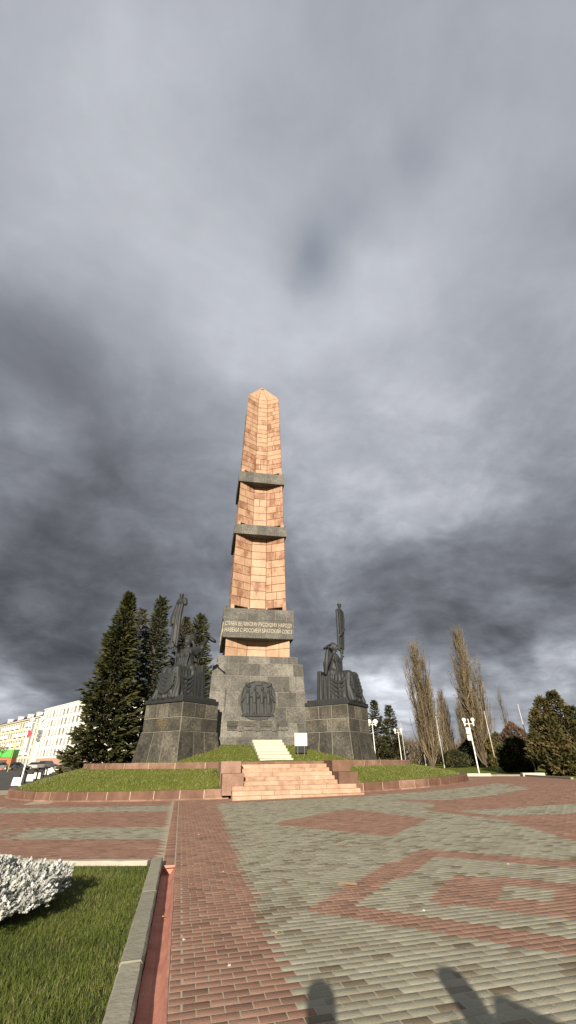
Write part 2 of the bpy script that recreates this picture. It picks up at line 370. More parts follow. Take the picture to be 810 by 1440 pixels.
def bricks():
    V = []; F = []; T = []; MI = []
    bl, bw, g = 0.215, 0.113, 0.008
    def brick(cx, cy, hx, hy, c, s, red, near):
        z = rnd.uniform(-.0003, .0008)
        tx, ty = rnd.gauss(0, .003), rnd.gauss(0, .003)
        b = 0.003; o = len(V)
        for (dx, dy, dz) in ((-hx, -hy, -.002), (hx, -hy, -.002), (hx, hy, -.002), (-hx, hy, -.002), (-hx+b, -hy+b, 0), (hx-b, -hy+b, 0), (hx-b, hy-b, 0), (-hx+b, hy-b, 0)):
            xx, yy = cx+dx*c-dy*s, cy+dx*s+dy*c; V.append((xx, yy, gz(xx, yy)+z+dz+tx*dx+ty*dy))
        q = rnd.random()
        if red: t = rnd.gauss(.5, .11) if q > .05 else rnd.uniform(.12, .3)
        else: t = rnd.gauss(.60, .12) if q > .13 else rnd.uniform(.05, .35)
        fs = [(4, 5, 6, 7), (0, 1, 5, 4), (1, 2, 6, 5), (2, 3, 7, 6), (3, 0, 4, 7)]
        for f in fs: F.append([o+i for i in f]); T.append(t); MI.append(0 if red else 1)
    # main field, rows along x
    ny = int(32/bw)
    for j in range(ny):
        y = 2.6+j*bw
        xa = max(.12, .2)
        xm = 2.4+y*1.02
        n = int((xm-xa)/bl); off = (j % 2)*bl/2+rnd.uniform(-.012, .012)
        for i in range(n):
            x = xa+.0+i*bl+off
            if x > 23: continue
            if ell_in(x, y, KA+.05, KB+.05) : continue
            if 2.6 < x < 9.5 and y > 24.75: continue
            brick(x, y+rnd.uniform(-.003, .003), bl/2-g/2, bw/2-g/2, 1, 0, red_main(x, y), y < 9)
        # closer at the column
        if j % 2 and y < 26.5: brick(.092+.05, y, .05-g/2, bw/2-g/2, 1, 0, True, False)
    # soldier column beyond the drain
    for j in range(int(17/bw)):
        y = 10.0+j*bw
        if y > 26.6: break
        brick(-.03, y, bl/2-g/2, bw/2-g/2, 1, 0, True, False)
    # left field, rows turned
    for j in range(-40, 230):
        for i in range(-120, 12):
            u = i*bl+(j % 2)*bl/2; v = j*bw
            x = -.15+u*lc-v*ls; y = 10.6+u*ls+v*lc
            if x > -.25 or x < -19 or y > 44 or y < 8: continue
            if x < -1.5-y*.62: continue
            if ell_in(x, y, KA+.05, KB+.05): continue
            if (y-10.5)*lc-(x+.15)*ls*1.0 < .12: continue
            if y > 38 and x < -8.6: continue
            brick(x, y, bl/2-g/2, bw/2-g/2, lc, ls, red_left(x, y), False)
    return structure(fastmesh('plaza', np.array(V), np.array(F), ['brick_red', 'brick_grey'], np.array(T), mis=np.array(MI)))
bricks()
# pavement right of the bricks continues to the far kerb
polysheet('pavement', [(23, -8), (36, -8), (36, 24), (28.9, 31.2), (30.2, 39.3), (24, 43.8), (20.5, 46), (23, 34.0)], 0.0, 'brick_red', 2.0)
polysheet('pavement', [(-8.6, 38), (-30, 38), (-30, 18), (-19, 15)], -0.004, 'brick_red', 2.0)

# ------------------------------------------------------------------ flower bed in front: kerbs, soil, grass, silver shrub, drain
BED = [(-.35, -2), (-.35, 10.28), (-9.4, 13.6), (-9.4, -2)]
polysheet('bed_soil', BED, 0.03, 'soil', 1.5)
def kerb(name, pts, w, h, mat, label, seglen, z0=-.06):
    k = MB(); 
    for a, b in zip(pts[:-1], pts[1:]):
        a, b = Vector(a), Vector(b); d = (b-a); L = d.length; d /= L; n = Vector((-d.y, d.x))
        m = max(1, round(L/seglen))
        for i in range(m):
            p = a+d*(L*i/m+.006); q = a+d*(L*(i+1)/m-.006); c = .018
            sec = [(0, z0), (w, z0), (w, h-c), (w-c, h), (c, h), (0, h-c)]
            sub = 12; vs = []; fs = []; dz0 = rnd.uniform(-.006, .006)
            for t in range(sub+1):
                r = p.lerp(q, t/sub)
                for si, (s, z) in enumerate(sec):
                    jz = (rnd.uniform(-.004, .004) if si > 1 else 0)+dz0; js = rnd.uniform(-.004, .004)
                    e = r+n*(s+js); vs.append((e.x, e.y, gz(e.x, e.y)+z+jz))
            for t in range(sub):
                for s in range(6): fs.append((t*6+s, (t+1)*6+s, (t+1)*6+(s+1) % 6, t*6+(s+1) % 6))
            fs += [(5, 4, 3, 2, 1, 0)[::-1], tuple(sub*6+s for s in range(6))[::-1]]
            k.add(vs, fs, rnd.uniform(.40, .60))
    o = k.build(name, [mat]); bm = bmesh.new(); bm.from_mesh(o.data); bmesh.ops.recalc_face_normals(bm, faces=bm.faces); bm.to_mesh(o.data); bm.free()
    return tag(o, label, 'kerb')
kerb('concrete_kerb', [(-.15, -2), (-.15, 10.36)], .2, .10, 'concrete', 'worn grey concrete kerb between the near lawn and the pink drain channel', 2.7)
kerb('concrete_kerb', [(-.352, 10.27), (-9.4, 13.62)], .17, .10, 'pale_concrete', 'pale kerb along the far edge of the silver shrub lawn', 3.0)
dr = MB()
prof = [(-.146, -.085), (-.05, -.098), (.02, -.085), (.055, -.03), (.062, .004), (.088, .006), (.092, -.06)]
ys = np.linspace(-2, 10.0, 60); vs = []; fs = []
for y in ys:
    for (x, z) in prof: vs.append((x+rnd.uniform(-.003, .003), y, gz(x, y)+z+rnd.uniform(-.002, .002)))
n = len(prof)
for i in range(len(ys)-1):
    for k in range(n-1): fs.append((i*n+k, i*n+k+1, (i+1)*n+k+1, (i+1)*n+k))
dr.add(vs, fs, lambda: rnd.uniform(.42, .58)); dr.box((-.03, 10.01, -.07), (.235, .02, .14), tone=.6)
tag(dr.build('drain_channel', ['drain'], smooth=False), 'salmon pink painted drain channel running beside the near kerb', 'drain')

def blades(name, pts, hts, wid, mat, lean=0.5, toner=None):
    n = len(pts); P = np.array(pts, dtype=np.float64)
    az = rng.uniform(0, 2*np.pi, n); dx, dy = np.cos(az), np.sin(az); hts = np.asarray(hts)
    ln = np.abs(rng.normal(0, lean, n))*hts; w = wid*rng.uniform(.6, 1.3, n)
    a2 = az+np.pi/2+rng.normal(0, .5, n); wx, wy = np.cos(a2)*w, np.sin(a2)*w
    V = np.zeros((n, 5, 3))
    V[:, 0] = P-np.stack([wx, wy, np.zeros(n)], 1)/2; V[:, 1] = P+np.stack([wx, wy, np.zeros(n)], 1)/2
    mid = P+np.stack([dx*ln*.35, dy*ln*.35, hts*.6], 1)
    V[:, 2] = mid+np.stack([wx, wy, np.zeros(n)], 1)*.38; V[:, 3] = mid-np.stack([wx, wy, np.zeros(n)], 1)*.38
    V[:, 4] = P+np.stack([dx*ln, dy*ln, hts*(1-.12*np.minimum(1.5, ln/hts))], 1)
    base = np.arange(n)*5
    F = np.concatenate([np.stack([base, base+1, base+2], 1), np.stack([base, base+2, base+3], 1), np.stack([base+3, base+2, base+4], 1)])
    t = np.clip(rng.normal(.45, .16, n), 0, 1) if toner is None else toner(P)
    dead = rng.random(n) < .07; t = np.where(dead, rng.uniform(.85, 1.0, n), t)
    o = fastmesh(name, V.reshape(-1, 3), F, [mat], np.concatenate([t, t, t]))
    o['kind'] = 'stuff'; return o
pts = []; hs = []
while len(pts) < 110000:
    y = 3.9+8.2*rnd.random()**1.35; x = -.36-rnd.random()*(4.2 if y < 9 else 6.2)
    if not inpoly(x, y, BED): continue
    if x < -1.2-.62*y: continue
    pn = mnoise.noise(Vector((x*1.3, y*1.3, 3.1)))
    if ((x+2.6)/1.15)**2+((y-7.7)/1.3)**2 < .75: continue
    if rnd.random() < .25 and pn < -.15: continue
    edge = (y-10.1)*.94+(x+.35)*.36
    if edge > -.12: continue
    pts.append((x, y, gz(x, y)+.028)); hs.append((.034+.024*pn+rnd.random()*.034)*(.75 if x > -.45 or edge > -.5 else 1.1))
blades('grass', pts, hs, .0044, 'grass', lean=.95, toner=lambda P: np.clip(.46+np.array([.35*mnoise.noise(Vector((a*.9, b*.9, 8))) for a, b, c in P])+rng.normal(0, .14, len(P)), 0, 1))

def silver_shrub():
    root = thing('silver_shrub', 'bushy silver white foliage plant on the near lawn', 'shrub', (-2.62, 7.6, .05))
    leaf = []  # lobed leaf outline
    N = 6200; V = []; F = []; T = []
    for _ in range(N):
        th = rnd.uniform(0, 2*math.pi); ph = math.acos(rnd.uniform(.02, 1))
        rr = rnd.uniform(.62, 1.08)
        bumpk = 1+.22*mnoise.noise(Vector((math.cos(th)*2.2, math.sin(th)*2.2, ph*2.5)))
        c = Vector((1.18*math.sin(ph)*(1+.0)*math.cos(th), 1.38*math.sin(ph)*math.sin(th), .08+.31*math.cos(ph)))*rr*bumpk
        out = Vector((c.x/1.4, c.y/1.4, c.z/.45)).normalized()
        for l in range(rnd.randint(3, 4)):
            d = (out*.65+Vector((rnd.uniform(-1, 1), rnd.uniform(-1, 1), rnd.uniform(-.3, 1)))*.8).normalized()
            s = d.cross(Vector((rnd.uniform(-1, 1), rnd.uniform(-1, 1), rnd.uniform(-1, 1)))).normalized(); up = s.cross(d)
            L = rnd.uniform(.045, .10); w = L*.36; t = min(1, max(0, rnd.gauss(.58, .25)))
            def P(a, b, cz=0): return tuple(c+d*(a*L)+s*(b*w)+up*(cz*L))
            o = len(V)
            V.extend([P(0, -.06), P(0, .06), P(.3, .14, .04), P(.62, .14, .05), P(1, .0, -.04), P(.62, -.14, .05), P(.3, -.14, .04),
                      P(.42, .62, .0), P(.74, .6, -.02), P(.9, .34, -.03), P(.42, -.62, .0), P(.74, -.6, -.02), P(.9, -.34, -.03), P(.2, .48, .01), P(.2, -.48, .01)])
            for f in ((0, 1, 2), (0, 2, 6), (6, 2, 3), (6, 3, 5), (5, 3, 4), (2, 7, 3), (3, 8, 4), (6, 5, 10), (5, 4, 11), (1, 13, 2), (0, 6, 14), (3, 9, 4), (5, 4, 12)):
                F.append([o+i for i in f]); T.append(t)
    o = fastmesh('foliage', np.array(V), np.array(F), ['silver'], np.array(T), parent=root)
    st = MB()
    for _ in range(90):
        th = rnd.uniform(0, 6.28); k = rnd.uniform(.2, .95)
        st.tube([(.2*math.cos(th), .2*math.sin(th), -.03), (.9*k*math.cos(th), 1.0*k*math.sin(th), .34*(1.1-k*.6))], [.012, .006], 5)
    st.build('stem', ['stem'], root)
silver_shrub()

# ------------------------------------------------------------------ terrace: outer kerb, lawn slopes, retaining wall
def ring(name, a, b, z0, z1, w, mat, label, seg, follow=True, t0=-2.6, t1=2.6, skip=None, cat='kerb', mi_top=None, tone=(.25, .75)):
    k = MB(); ts = [t0]; 
    while ts[-1] < t1:
        t = ts[-1]; sp = math.hypot(a*math.cos(t), b*math.sin(t)); ts.append(t+seg*rnd.uniform(.93, 1.07)/sp)
    for ta, tb in zip(ts[:-1], ts[1:]):
        p = Vector(ell(a, b, ta)); q = Vector(ell(a, b, tb)); c = (p+q)/2
        if skip and skip(c.x, c.y): continue
        d = (q-p).normalized(); n = Vector((d.y, -d.x))     # outward
        gg = (lambda e: gz(e.x, e.y)) if follow else (lambda e: 0)
        g = .02; p2 = p+d*g; q2 = q-d*g; tn = rnd.uniform(*tone)
        def col(e, off, z): r = e+n*off; return (r.x, r.y, gg(e)+z)
        bv = .03
        k.hexa([col(p2, -w, z0), col(p2, 0, z0), col(q2, 0, z0), col(q2, -w, z0), col(p2, -w, z1-bv), col(p2, .0, z1-bv), col(q2, .0, z1-bv), col(q2, -w, z1-bv)], tn)
        k.hexa([col(p2, -w, z1-bv), col(p2, 0, z1-bv), col(q2, 0, z1-bv), col(q2, -w, z1-bv), col(p2, -w, z1), col(p2, -bv, z1), col(q2, -bv, z1), col(q2, -w, z1)], tn+.12)
        # pale mortar between blocks and a thin footing
        k.hexa([col(p-d*g, -w, z0), col(p-d*g, -.012, z0), col(p+d*g, -.012, z0), col(p+d*g, -w, z0), col(p-d*g, -w, z1-.012), col(p-d*g, -.012, z1-.012), col(p+d*g, -.012, z1-.012), col(p+d*g, -w, z1-.012)], .5, 1)
        k.hexa([col(p, -w, z0-.1), col(p, .09, z0-.1), col(q, .09, z0-.1), col(q, -w, z0-.1), col(p, -w, z0+.0), col(p, .07, z0+.07), col(q, .07, z0+.07), col(q, -w, z0+.0)], tn+.25)
    o = k.build(name, [mat, 'pale_joint'])
    bm = bmesh.new(); bm.from_mesh(o.data); bmesh.ops.recalc_face_normals(bm, faces=bm.faces); bm.to_mesh(o.data); bm.free()
    return tag(o, label, cat)
KH = .44
ring('stone_kerb', KA, KB, 0.0, KH, .42, 'red_stone', 'low reddish granite block kerb around the foot of the grassy terrace', 1.28, skip=lambda x, y: 2.75 < x < 9.4 and y < 30)
def wz(t): return 1.24
ring('retaining_wall', BA, BB, 1.15, 1.58, .35, 'red_stone', 'pinkish granite retaining wall along the top of the lower grass bank', 1.75, follow=False, skip=lambda x, y: 3.2 < x < 8.9 and y < 31, cat='wall', tone=(.4, .8))

def slope_z(t, f):
    """lower bank between kerb (f=0) and wall (f=1)"""
    x, y = ell(KA-.4, KB-.4, t); z0 = gz(x, y)+KH-.03
    return z0+(1.27-z0)*(f**.85)
def in_stairs(x, y): return 2.35 < x < 9.75 and y < 30
def bank():
    V = []; F = []; nt, nf = 240, 10
    for i in range(nt+1):
        t = -math.pi+2*math.pi*i/nt
        for j in range(nf+1):
            f = j/nf; a = KA-.4+(BA-.02-KA+.4)*f; b = KB-.4+(BB-.02-KB+.4)*f
            x, y = ell(a, b, t); z = slope_z(t, f)
            if in_stairs(x, y): z = min(z, .05)
            V.append((x, y, z+.025*mnoise.noise(Vector((x*.8, y*.8, 0)))))
    for i in range(nt):
        for j in range(nf): a = i*(nf+1)+j; F.append((a, a+nf+1, a+nf+2, a+1))
    o = fastmesh('terrace_bank', np.array(V), np.array(F)[:, ::-1], ['turf'], np.full(len(F), .5)); o['kind'] = 'structure'
    if o.data.polygons[0].normal.z < 0: o.data.flip_normals()
bank()
# upper mound towards the plinth
def mound_z(x, y):
    dx = max(0, abs(x-5.75)-3.3); dy = max(0, 36.2-y)
    k = 1-min(1, max(dx/3.0, dy/4.9)); k = sstep(0, 1, k)*.35+k*.65
    return 1.56+1.16*k-(.45 if 5.15 < x < 7.4 and y > 31.9 else 0)
def mound():
    V = []; F = []; nx, ny = 150, 90
    x0, x1, y0, y1 = TC[0]-BA, TC[0]+BA, TC[1]-BB, TC[1]+8
    for j in range(ny+1):
        for i in range(nx+1):
            x = x0+(x1-x0)*i/nx; y = y0+(y1-y0)*j/ny
            k = math.sqrt(((x-TC[0])/(BA-.2))**2+((y-TC[1])/(BB-.2))**2)
            if k > 1: x = TC[0]+(x-TC[0])/k; y = TC[1]+(y-TC[1])/k
            V.append((x, y, mound_z(x, y)-.02+.03*mnoise.noise(Vector((x*.7, y*.7, 4)))))
    for j in range(ny):
        for i in range(nx): a = j*(nx+1)+i; F.append((a, a+1, a+nx+2, a+nx+1))
    o = fastmesh('terrace_lawn', np.array(V), np.array(F), ['turf'], np.full(len(F), .5)); o['kind'] = 'structure'
mound()
pts = []; hs = []
while len(pts) < 24000:
    t = rnd.uniform(-2.1, 2.1); f = rnd.uniform(.02, .98); a = KA-.4+(BA-KA+.4)*f; b = KB-.4+(BB-KB+.4)*f
    x, y = ell(a, b, t)
    if in_stairs(x, y) or y > 44: continue
    pts.append((x, y, slope_z(t, f)-.01)); hs.append(rnd.uniform(.04, .10))
while len(pts) < 36000:
    x = rnd.uniform(-3, 14.5); y = rnd.uniform(29.2, 37)
    if not ell_in(x, y, BA-.4, BB-.4): continue
    if 4.95 < x < 7.6 and y > 31.3: continue
    pts.append((x, y, mound_z(x, y)-.02)); hs.append(rnd.uniform(.04, .10))
blades('terrace_grass', pts, hs, .03, 'grass', lean=.6, toner=lambda P: np.clip(rng.normal(.72, .16, len(P)), 0, 1))

# ------------------------------------------------------------------ stairs
def step_row(mb, x0, x1, y0, y1, z0, z1, tone=(.4, .7)):
    n = max(1, round((x1-x0)/1.6)); xs = [x0]
    for i in range(1, n): xs.append(x0+(x1-x0)*(i+rnd.uniform(-.3, .3))/n)
    xs.append(x1)
    for a, b in zip(xs[:-1], xs[1:]):
        mb.hexa([(a+.005, y0, z0), (b-.005, y0, z0), (b-.005, y1, z0), (a+.005, y1, z0), (a+.005, y0+rnd.uniform(-.008, .008), z1), (b-.005, y0+rnd.uniform(-.008, .008), z1), (b-.005, y1, z1), (a+.005, y1, z1)], rnd.uniform(*tone))
st = thing('granite_staircase', 'broad pink granite staircase climbing the lower terrace bank', 'staircase', (0, 0, 0))
NS = 8; y = 24.62; z = -.10; rise = [.17, .2, .2, .2, .2, .2, .2, .2]; zz = 0.06
edges = [(2.63, 9.49), (2.66, 9.46), (2.66, 9.42), (3.32, 8.52), (3.32, 8.52), (3.32, 8.52), (3.32, 8.52), (3.32, 8.52)]
yy = [24.62, 25.05, 25.5, 25.98, 26.45, 26.92, 27.4, 27.88]
for i in range(NS):
    mb = MB(); top = .06+.188*(i+0.35)
    step_row(mb, edges[i][0], edges[i][1], yy[i], 28.9 if i == NS-1 else yy[i]+.6, top-.32, top)
    bevel(mb.build('step', ['step'], st), .015, 2)
def cheek(x0, x1, y0, y1, z0, z1, tone):
    mb = MB(); mb.hexa([(x0, y0, z0), (x1, y0, z0), (x1, y1, z0), (x0, y1, z0), (x0, y0, z1), (x1, y0, z1), (x1, y1, z1), (x0, y1, z1)], tone)
    return bevel(mb.build('cheek_block', ['red_stone'], st), .03, 2)
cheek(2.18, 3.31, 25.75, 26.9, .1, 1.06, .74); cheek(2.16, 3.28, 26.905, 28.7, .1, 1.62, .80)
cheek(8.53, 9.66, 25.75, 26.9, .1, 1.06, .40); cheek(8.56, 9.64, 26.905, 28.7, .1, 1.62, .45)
mb = MB(); mb.hexa([(3.3, 28.42, 1.1), (8.54, 28.42, 1.1), (8.54, 28.88, 1.1), (3.3, 28.88, 1.1), (3.3, 28.42, 1.575), (8.54, 28.42, 1.575), (8.54, 28.88, 1.575), (3.3, 28.88, 1.575)], .5)
bevel(mb.build('top_riser', ['red_stone'], st), .02, 2)
cs = thing('cream_steps', 'narrow flight of pale cream steps on the grass below the relief', 'staircase', (0, 0, 0))
ncs = 7
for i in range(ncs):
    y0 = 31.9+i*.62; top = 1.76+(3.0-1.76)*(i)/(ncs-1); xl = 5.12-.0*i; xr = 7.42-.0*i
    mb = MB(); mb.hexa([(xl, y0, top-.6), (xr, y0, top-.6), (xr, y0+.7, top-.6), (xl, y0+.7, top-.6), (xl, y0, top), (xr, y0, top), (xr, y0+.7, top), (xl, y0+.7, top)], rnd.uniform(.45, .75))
    mb.box(((xl+xr)/2, y0+.012, top-.205), (xr-xl-.02, .05, .045), tone=.0, mi=1); bevel(mb.build('step', ['cream_step', 'asphalt'], cs), .018, 2)  # thin dark strip on each riser: shade under the nosing put in as colour

# ------------------------------------------------------------------ the obelisk
AX, AY = 5.75, 40.5
mon = thing('obelisk_monument', 'tall pink stone obelisk with grey granite bands on a grey plinth', 'monument', (AX, AY, 0), R(-2))
def ccw_sides(h): return [((-h, -h), (h, -h)), ((h, -h), (h, h)), ((h, h), (-h, h)), ((-h, h), (-h, -h))]
def boxwall(mb, h0, h1, z0, z1, rows, cols, tone, top=True, **k):
    for (a, b), (c, d) in zip(ccw_sides(h0), ccw_sides(h1)):
        mb.blocks([(a[0], a[1], z0), (b[0], b[1], z0), (d[0], d[1], z1), (c[0], c[1], z1)], rows, cols, tone=tone, **k)
    if top: mb.add([(-h1, -h1, z1), (h1, -h1, z1), (h1, h1, z1), (-h1, h1, z1)], [(0, 1, 2, 3)], .5)
    mb.add([(-h0, -h0, z0), (-h0, h0, z0), (h0, h0, z0), (h0, -h0, z0)], [(0, 1, 2, 3)], .4)
gr = ['grey', 'grey_joint']
def cols_r(n, j=.25):
    return lambda i: [1+rnd.uniform(-j, j) for _ in range(n)] if i % 2 else [.55]+[1+rnd.uniform(-j, j) for _ in range(n-1)]+[.55]
mb = MB(); boxwall(mb, 4.42, 4.36, 2.55, 3.22, [1], cols_r(5), (.25, .6)); mb.build('base_course', gr, mon)
mb = MB(); boxwall(mb, 4.08, 3.80, 3.2, 8.75, [1, 1.15, 1.1, 1.25, 1.0], cols_r(5), (.30, .78)); mb.build('plinth', gr, mon)
mb = MB(); boxwall(mb, 3.45, 3.45, 8.76, 9.42, [1], cols_r(4), (.3, .7)); mb.build('plinth_tier', gr, mon)
def star(h):      # 12 point outline of a shaft with a folded-in bay on every side
    f, e = .30, .36*h; p = []
    for k in range(4):
        c, s = math.cos(k*math.pi/2), math.sin(k*math.pi/2); e = (.36 if k % 2 == 0 else .05)*h
        for (x, y) in ((-h, -h), (-f*h, -h+e), (f*h, -h+e)): p.append((x*c-y*s, x*s+y*c))
    return p
def shaft(name, h0, h1, z0, z1, nrow):
    mb = MB(); A = star(h0); B = star(h1)
    for i in range(12):
        a, b, c, d = A[i], A[(i+1) % 12], B[(i+1) % 12], B[i]
        mid = (i % 3 == 1)
        rows = [1+rnd.uniform(-.12, .12) for _ in range(nrow)]
        def cols(r, mid=mid, i=i):
            if mid: return [1] if rnd.random() < .85 else [.45, .55]
            q = rnd.choice([[.55, .45], [.4, .6], [.62, .38], [.5, .5], [1.0], [.3, .7]]); return q
        def tone(u, v, mid=mid):
            q = rnd.random()
            if mid: return rnd.uniform(.52, .75) if q > .2 else rnd.uniform(.32, .48)
            return rnd.uniform(.46, .68) if q > .45 else rnd.uniform(.29, .48)
        rn = rows if i < 3 or i > 8 else rows
        mb.blocks([(a[0], a[1], z0), (b[0], b[1], z0), (c[0], c[1], z1), (d[0], d[1], z1)], rn, cols, gap=.045, proud=.02, bev=.02, tone=tone)
    mb.add([(x, y, z1) for x, y in B], [tuple(range(12))], .5); mb.add([(x, y, z0) for x, y in A], [tuple(range(12))[::-1]], .2)
    return mb
pk = ['pink', 'pink_joint']
mb = MB(); A = star(2.88)
for i in range(12):
    a, b = A[i], A[(i+1) % 12]
    mb.blocks([(a[0], a[1], 9.43), (b[0], b[1], 9.43), (b[0], b[1], 11.2), (a[0], a[1], 11.2)], [1, 1], ([1] if i % 3 == 1 else [.55, .45]), gap=.035, proud=.015, tone=(.66, .85))
mb.build('shaft_foot', pk, mon)
def gap_posts(mb, h, z0, z1):
    """short pink feet that carry a shaft section over dark slots"""
    for k in range(4):
        c, s = math.cos(k*math.pi/2), math.sin(k*math.pi/2)
        for x, y, w in ((-h+.16, -h+.16, .34), (-.33*h, -h+.33*h, .14), (.33*h, -h+.33*h, .14)):
            mb.box((x*c-y*s, x*s+y*c, (z0+z1)/2), (w, w, z1-z0), tone=.45)
for (h0, h1, z0, z1, nr, lo) in ((2.62, 2.50, 14.22, 21.95, 9, 13.68), (2.46, 2.36, 23.24, 28.55, 6, 22.82), (2.32, 1.96, 30.22, 42.55, 17, 29.72)):
    sh = shaft('shaft', h0, h1, z0, z1, nr); gap_posts(sh, h0, lo-.05, z0+.01); o = sh.build('shaft', pk, mon)
    mb = MB(); mb.box((0, 0, (lo+z0)/2), (2*(h0-1.0), 2*(h0-1.0), z0-lo-.01)); mb.build('slot_core', ['slot_shade'], o)  # near-black core box: shade inside the open slots put in as colour
# pyramid cap
mb = MB(); A = star(1.965); B = star(.33)
for i in range(12):
    a, b, c, d = A[i], A[(i+1) % 12], B[(i+1) % 12], B[i]
    mb.blocks([(a[0], a[1], 42.57), (b[0], b[1], 42.57), (c[0], c[1], 45.65), (d[0], d[1], 45.65)], [1], [1], gap=.04, proud=.01, tone=(.5, .85))
mb.lathe([(.34, 45.6), (.42, 45.68), (.40, 45.8), (.0, 46.0)], n=8, tone=.8); mb.build('pyramidion', pk, mon)
# bands
def band(h, z0, z1, nb, tone):
    mb = MB(); boxwall(mb, h, h, z0, z1, [1], cols_r(nb), tone, gap=.025, proud=.012)
    # ledge with little anchors at the corners
    for sx in (-1, 1):
        for sy in (-1, 1): mb.box((sx*(h-.12), sy*(h-.12), z1+.07), (.13, .13, .14), tone=.2)
    return mb.build('stone_band', gr, mon)
band(2.72, 21.72, 22.82, 4, (.35, .65)); band(2.56, 28.38, 29.72, 4, (.35, .65))
mb = MB(); boxwall(mb, 3.2, 3.2, 11.04, 12.62, [1], [1], (.45, .5), top=False, gap=.01, proud=.005)
boxwall(mb, 3.22, 3.22, 12.63, 13.68, [1], cols_r(5), (.4, .65), gap=.03)
for sx in (-1, 1): mb.box((sx*3.0, -3.0, 13.78), (.16, .16, .2), tone=.2)
capo = mb.build('inscribed_block', gr, mon)
def text(name, body, size, loc, rot, mat, parent, extrude=.02, width=None, align='CENTER', spacing=1.0):
    cu = bpy.data.curves.new('t', 'FONT'); cu.body = body; cu.size = size; cu.extrude = extrude; cu.align_x = align; cu.align_y = 'CENTER'; cu.space_character = spacing
    cu.resolution_u = 2
    o = bpy.data.objects.new('t', cu); COL.objects.link(o)
    dg = bpy.context.evaluated_depsgraph_get(); me = bpy.data.meshes.new_from_object(o.evaluated_get(dg)); bpy.data.objects.remove(o)
    if width:
        xs = [v.co.x for v in me.vertices]; k = width/(max(xs)-min(xs))
        for v in me.vertices: v.co.x *= k
    o = finish(me, name, [mat], parent); o.location = loc; o.rotation_euler = rot; return o
# two worn lines of raised capitals round the block
for k in range(4):
    a = k*math.pi/2; dx, dy = math.sin(a), -math.cos(a)
    for j, (ln, z) in enumerate((('СЛАВА ВЕЛИКОМУ РУССКОМУ НАРОДУ', 12.22), ('НАВЕКИ С РОССИЕЙ БРАТСКИЙ СОЮЗ', 11.66))):
        text('inscription', ln, .50, (dx*3.225, dy*3.225, z), (math.pi/2, 0, a), 'letter', capo, .02, 6.1)
# relief medallion with four figures
med = MB(); mz = 5.85; fy = -3.99
def disc(rx, rz, t, yb, cx=0, n=40):
    sq = lambda c: math.copysign(abs(c)**.74, c)
    vs = [(cx+rx*k_*sq(math.cos(2*math.pi*i/n)), y_, mz+rz*k_*sq(math.sin(2*math.pi*i/n))) for k_, y_ in ((1, yb), (.97, yb-t)) for i in range(n)]
    med.add(vs, [tuple(range(n)), tuple(range(n, 2*n))[::-1]]+[(i, (i+1) % n, n+(i+1) % n, n+i) for i in range(n)])
disc(1.42, 1.46, .30, fy+.2)
sq = lambda c: math.copysign(abs(c)**.74, c)
med.tube([(1.38*sq(math.cos(2*math.pi*i/40)), fy-.12, mz+1.42*sq(math.sin(2*math.pi*i/40))) for i in range(41)], .06, 8, caps=False)
med.box((0, fy-.16, mz-1.10), (2.62, .34, .12)); med.box((0, fy-.05, mz-1.28), (1.6, .2, .2))
med.box((0, fy-.1, mz+1.25), (.62, .14, .26))
def figure(x, hgt, lean, armL, armR):
    b = mz-1.04; y0 = fy-.14; h = hgt
    P = lambda dx, z, d=0: (x+dx+lean*z, y0-d, b+z*h)
    med.cap(P(-.10, .02), P(-.08, .48), .075, .10, 8); med.cap(P(.12, .02), P(.07, .48), .075, .10, 8)
    med.cap(P(0, .45), P(0, .78), .17, .16, 8); med.cap(P(-.16, .78), P(.16, .78), .085, .085, 8); med.cap(P(0, .82), P(0, .88), .06, .06, 8)
    med.ball(P(0, .95, .03), (.10, .10, .13), 10, 7)
    for s, (ex, ez, hx, hz) in ((-1, armL), (1, armR)):
        med.cap(P(s*.19, .78), P(ex, ez, .05), .06, .05, 8); med.cap(P(ex, ez, .05), P(hx, hz, .1), .05, .045, 8)
    for i in range(3): med.cap(P(-.1+.1*i, .06, .04), P(-.06+.06*i, .5, .08), .028, .03, 6)
figure(-.86, 1.85, .02, (-.34, .62, -.46, .5), (.3, .7, .42, .8)); figure(-.30, 2.02, -.01, (-.3, .66, -.22, .8), (.28, .62, .34, .68))
figure(.30, 2.02, .01, (-.28, .62, -.3, .68), (.3, .66, .2, .8)); figure(.86, 1.85, -.02, (-.3, .7, -.42, .8), (.34, .62, .44, .5))
for sx in (-1, 1): med.cap((sx*1.1, fy-.14, mz-1.0), (sx*1.0, fy-.14, mz+1.2), .035, .03, 6); med.cap((sx*.78, fy-.2, mz+1.05), (sx*1.0, fy-.2, mz+1.22), .09, .12, 8)
med.v = [(v[0], fy+.0+(v[1]-fy)*.5, v[2]) for v in med.v]
remesh(med, 'relief_medallion', .028, ['iron'], mon, 1)
# fluted brackets below the relief
for i in range(4):
    mb = MB(); cx = -1.98+i*1.32
    for k in range(3): mb.cap((cx-.40, fy-.02-.03*k, 4.28-.13*k), (cx+.40, fy-.02-.03*k, 4.28-.13*k), .06, .06, 8)
    mb.box((cx, fy-.0, 3.85), (.8, .16, .46), tone=.3); mb.box((cx, fy-.06, 3.72), (.86, .2, .08), tone=.55)
    mb.build('bracket', ['dark_grey'], mon)
for i in range(3):
    mb = MB(); mb.box((-1.32+i*1.32, fy-.03, 3.98), (.36, .3, .75), tone=.35); bevel(mb.build('bracket_post', ['grey'], mon), .02)
for sx in (-1, 1): mb = MB(); mb.box((sx*2.66, fy+.05, 5.1), (.10, .12, 3.0), tone=.2); mb.build('panel_edge', ['grey'], mon)

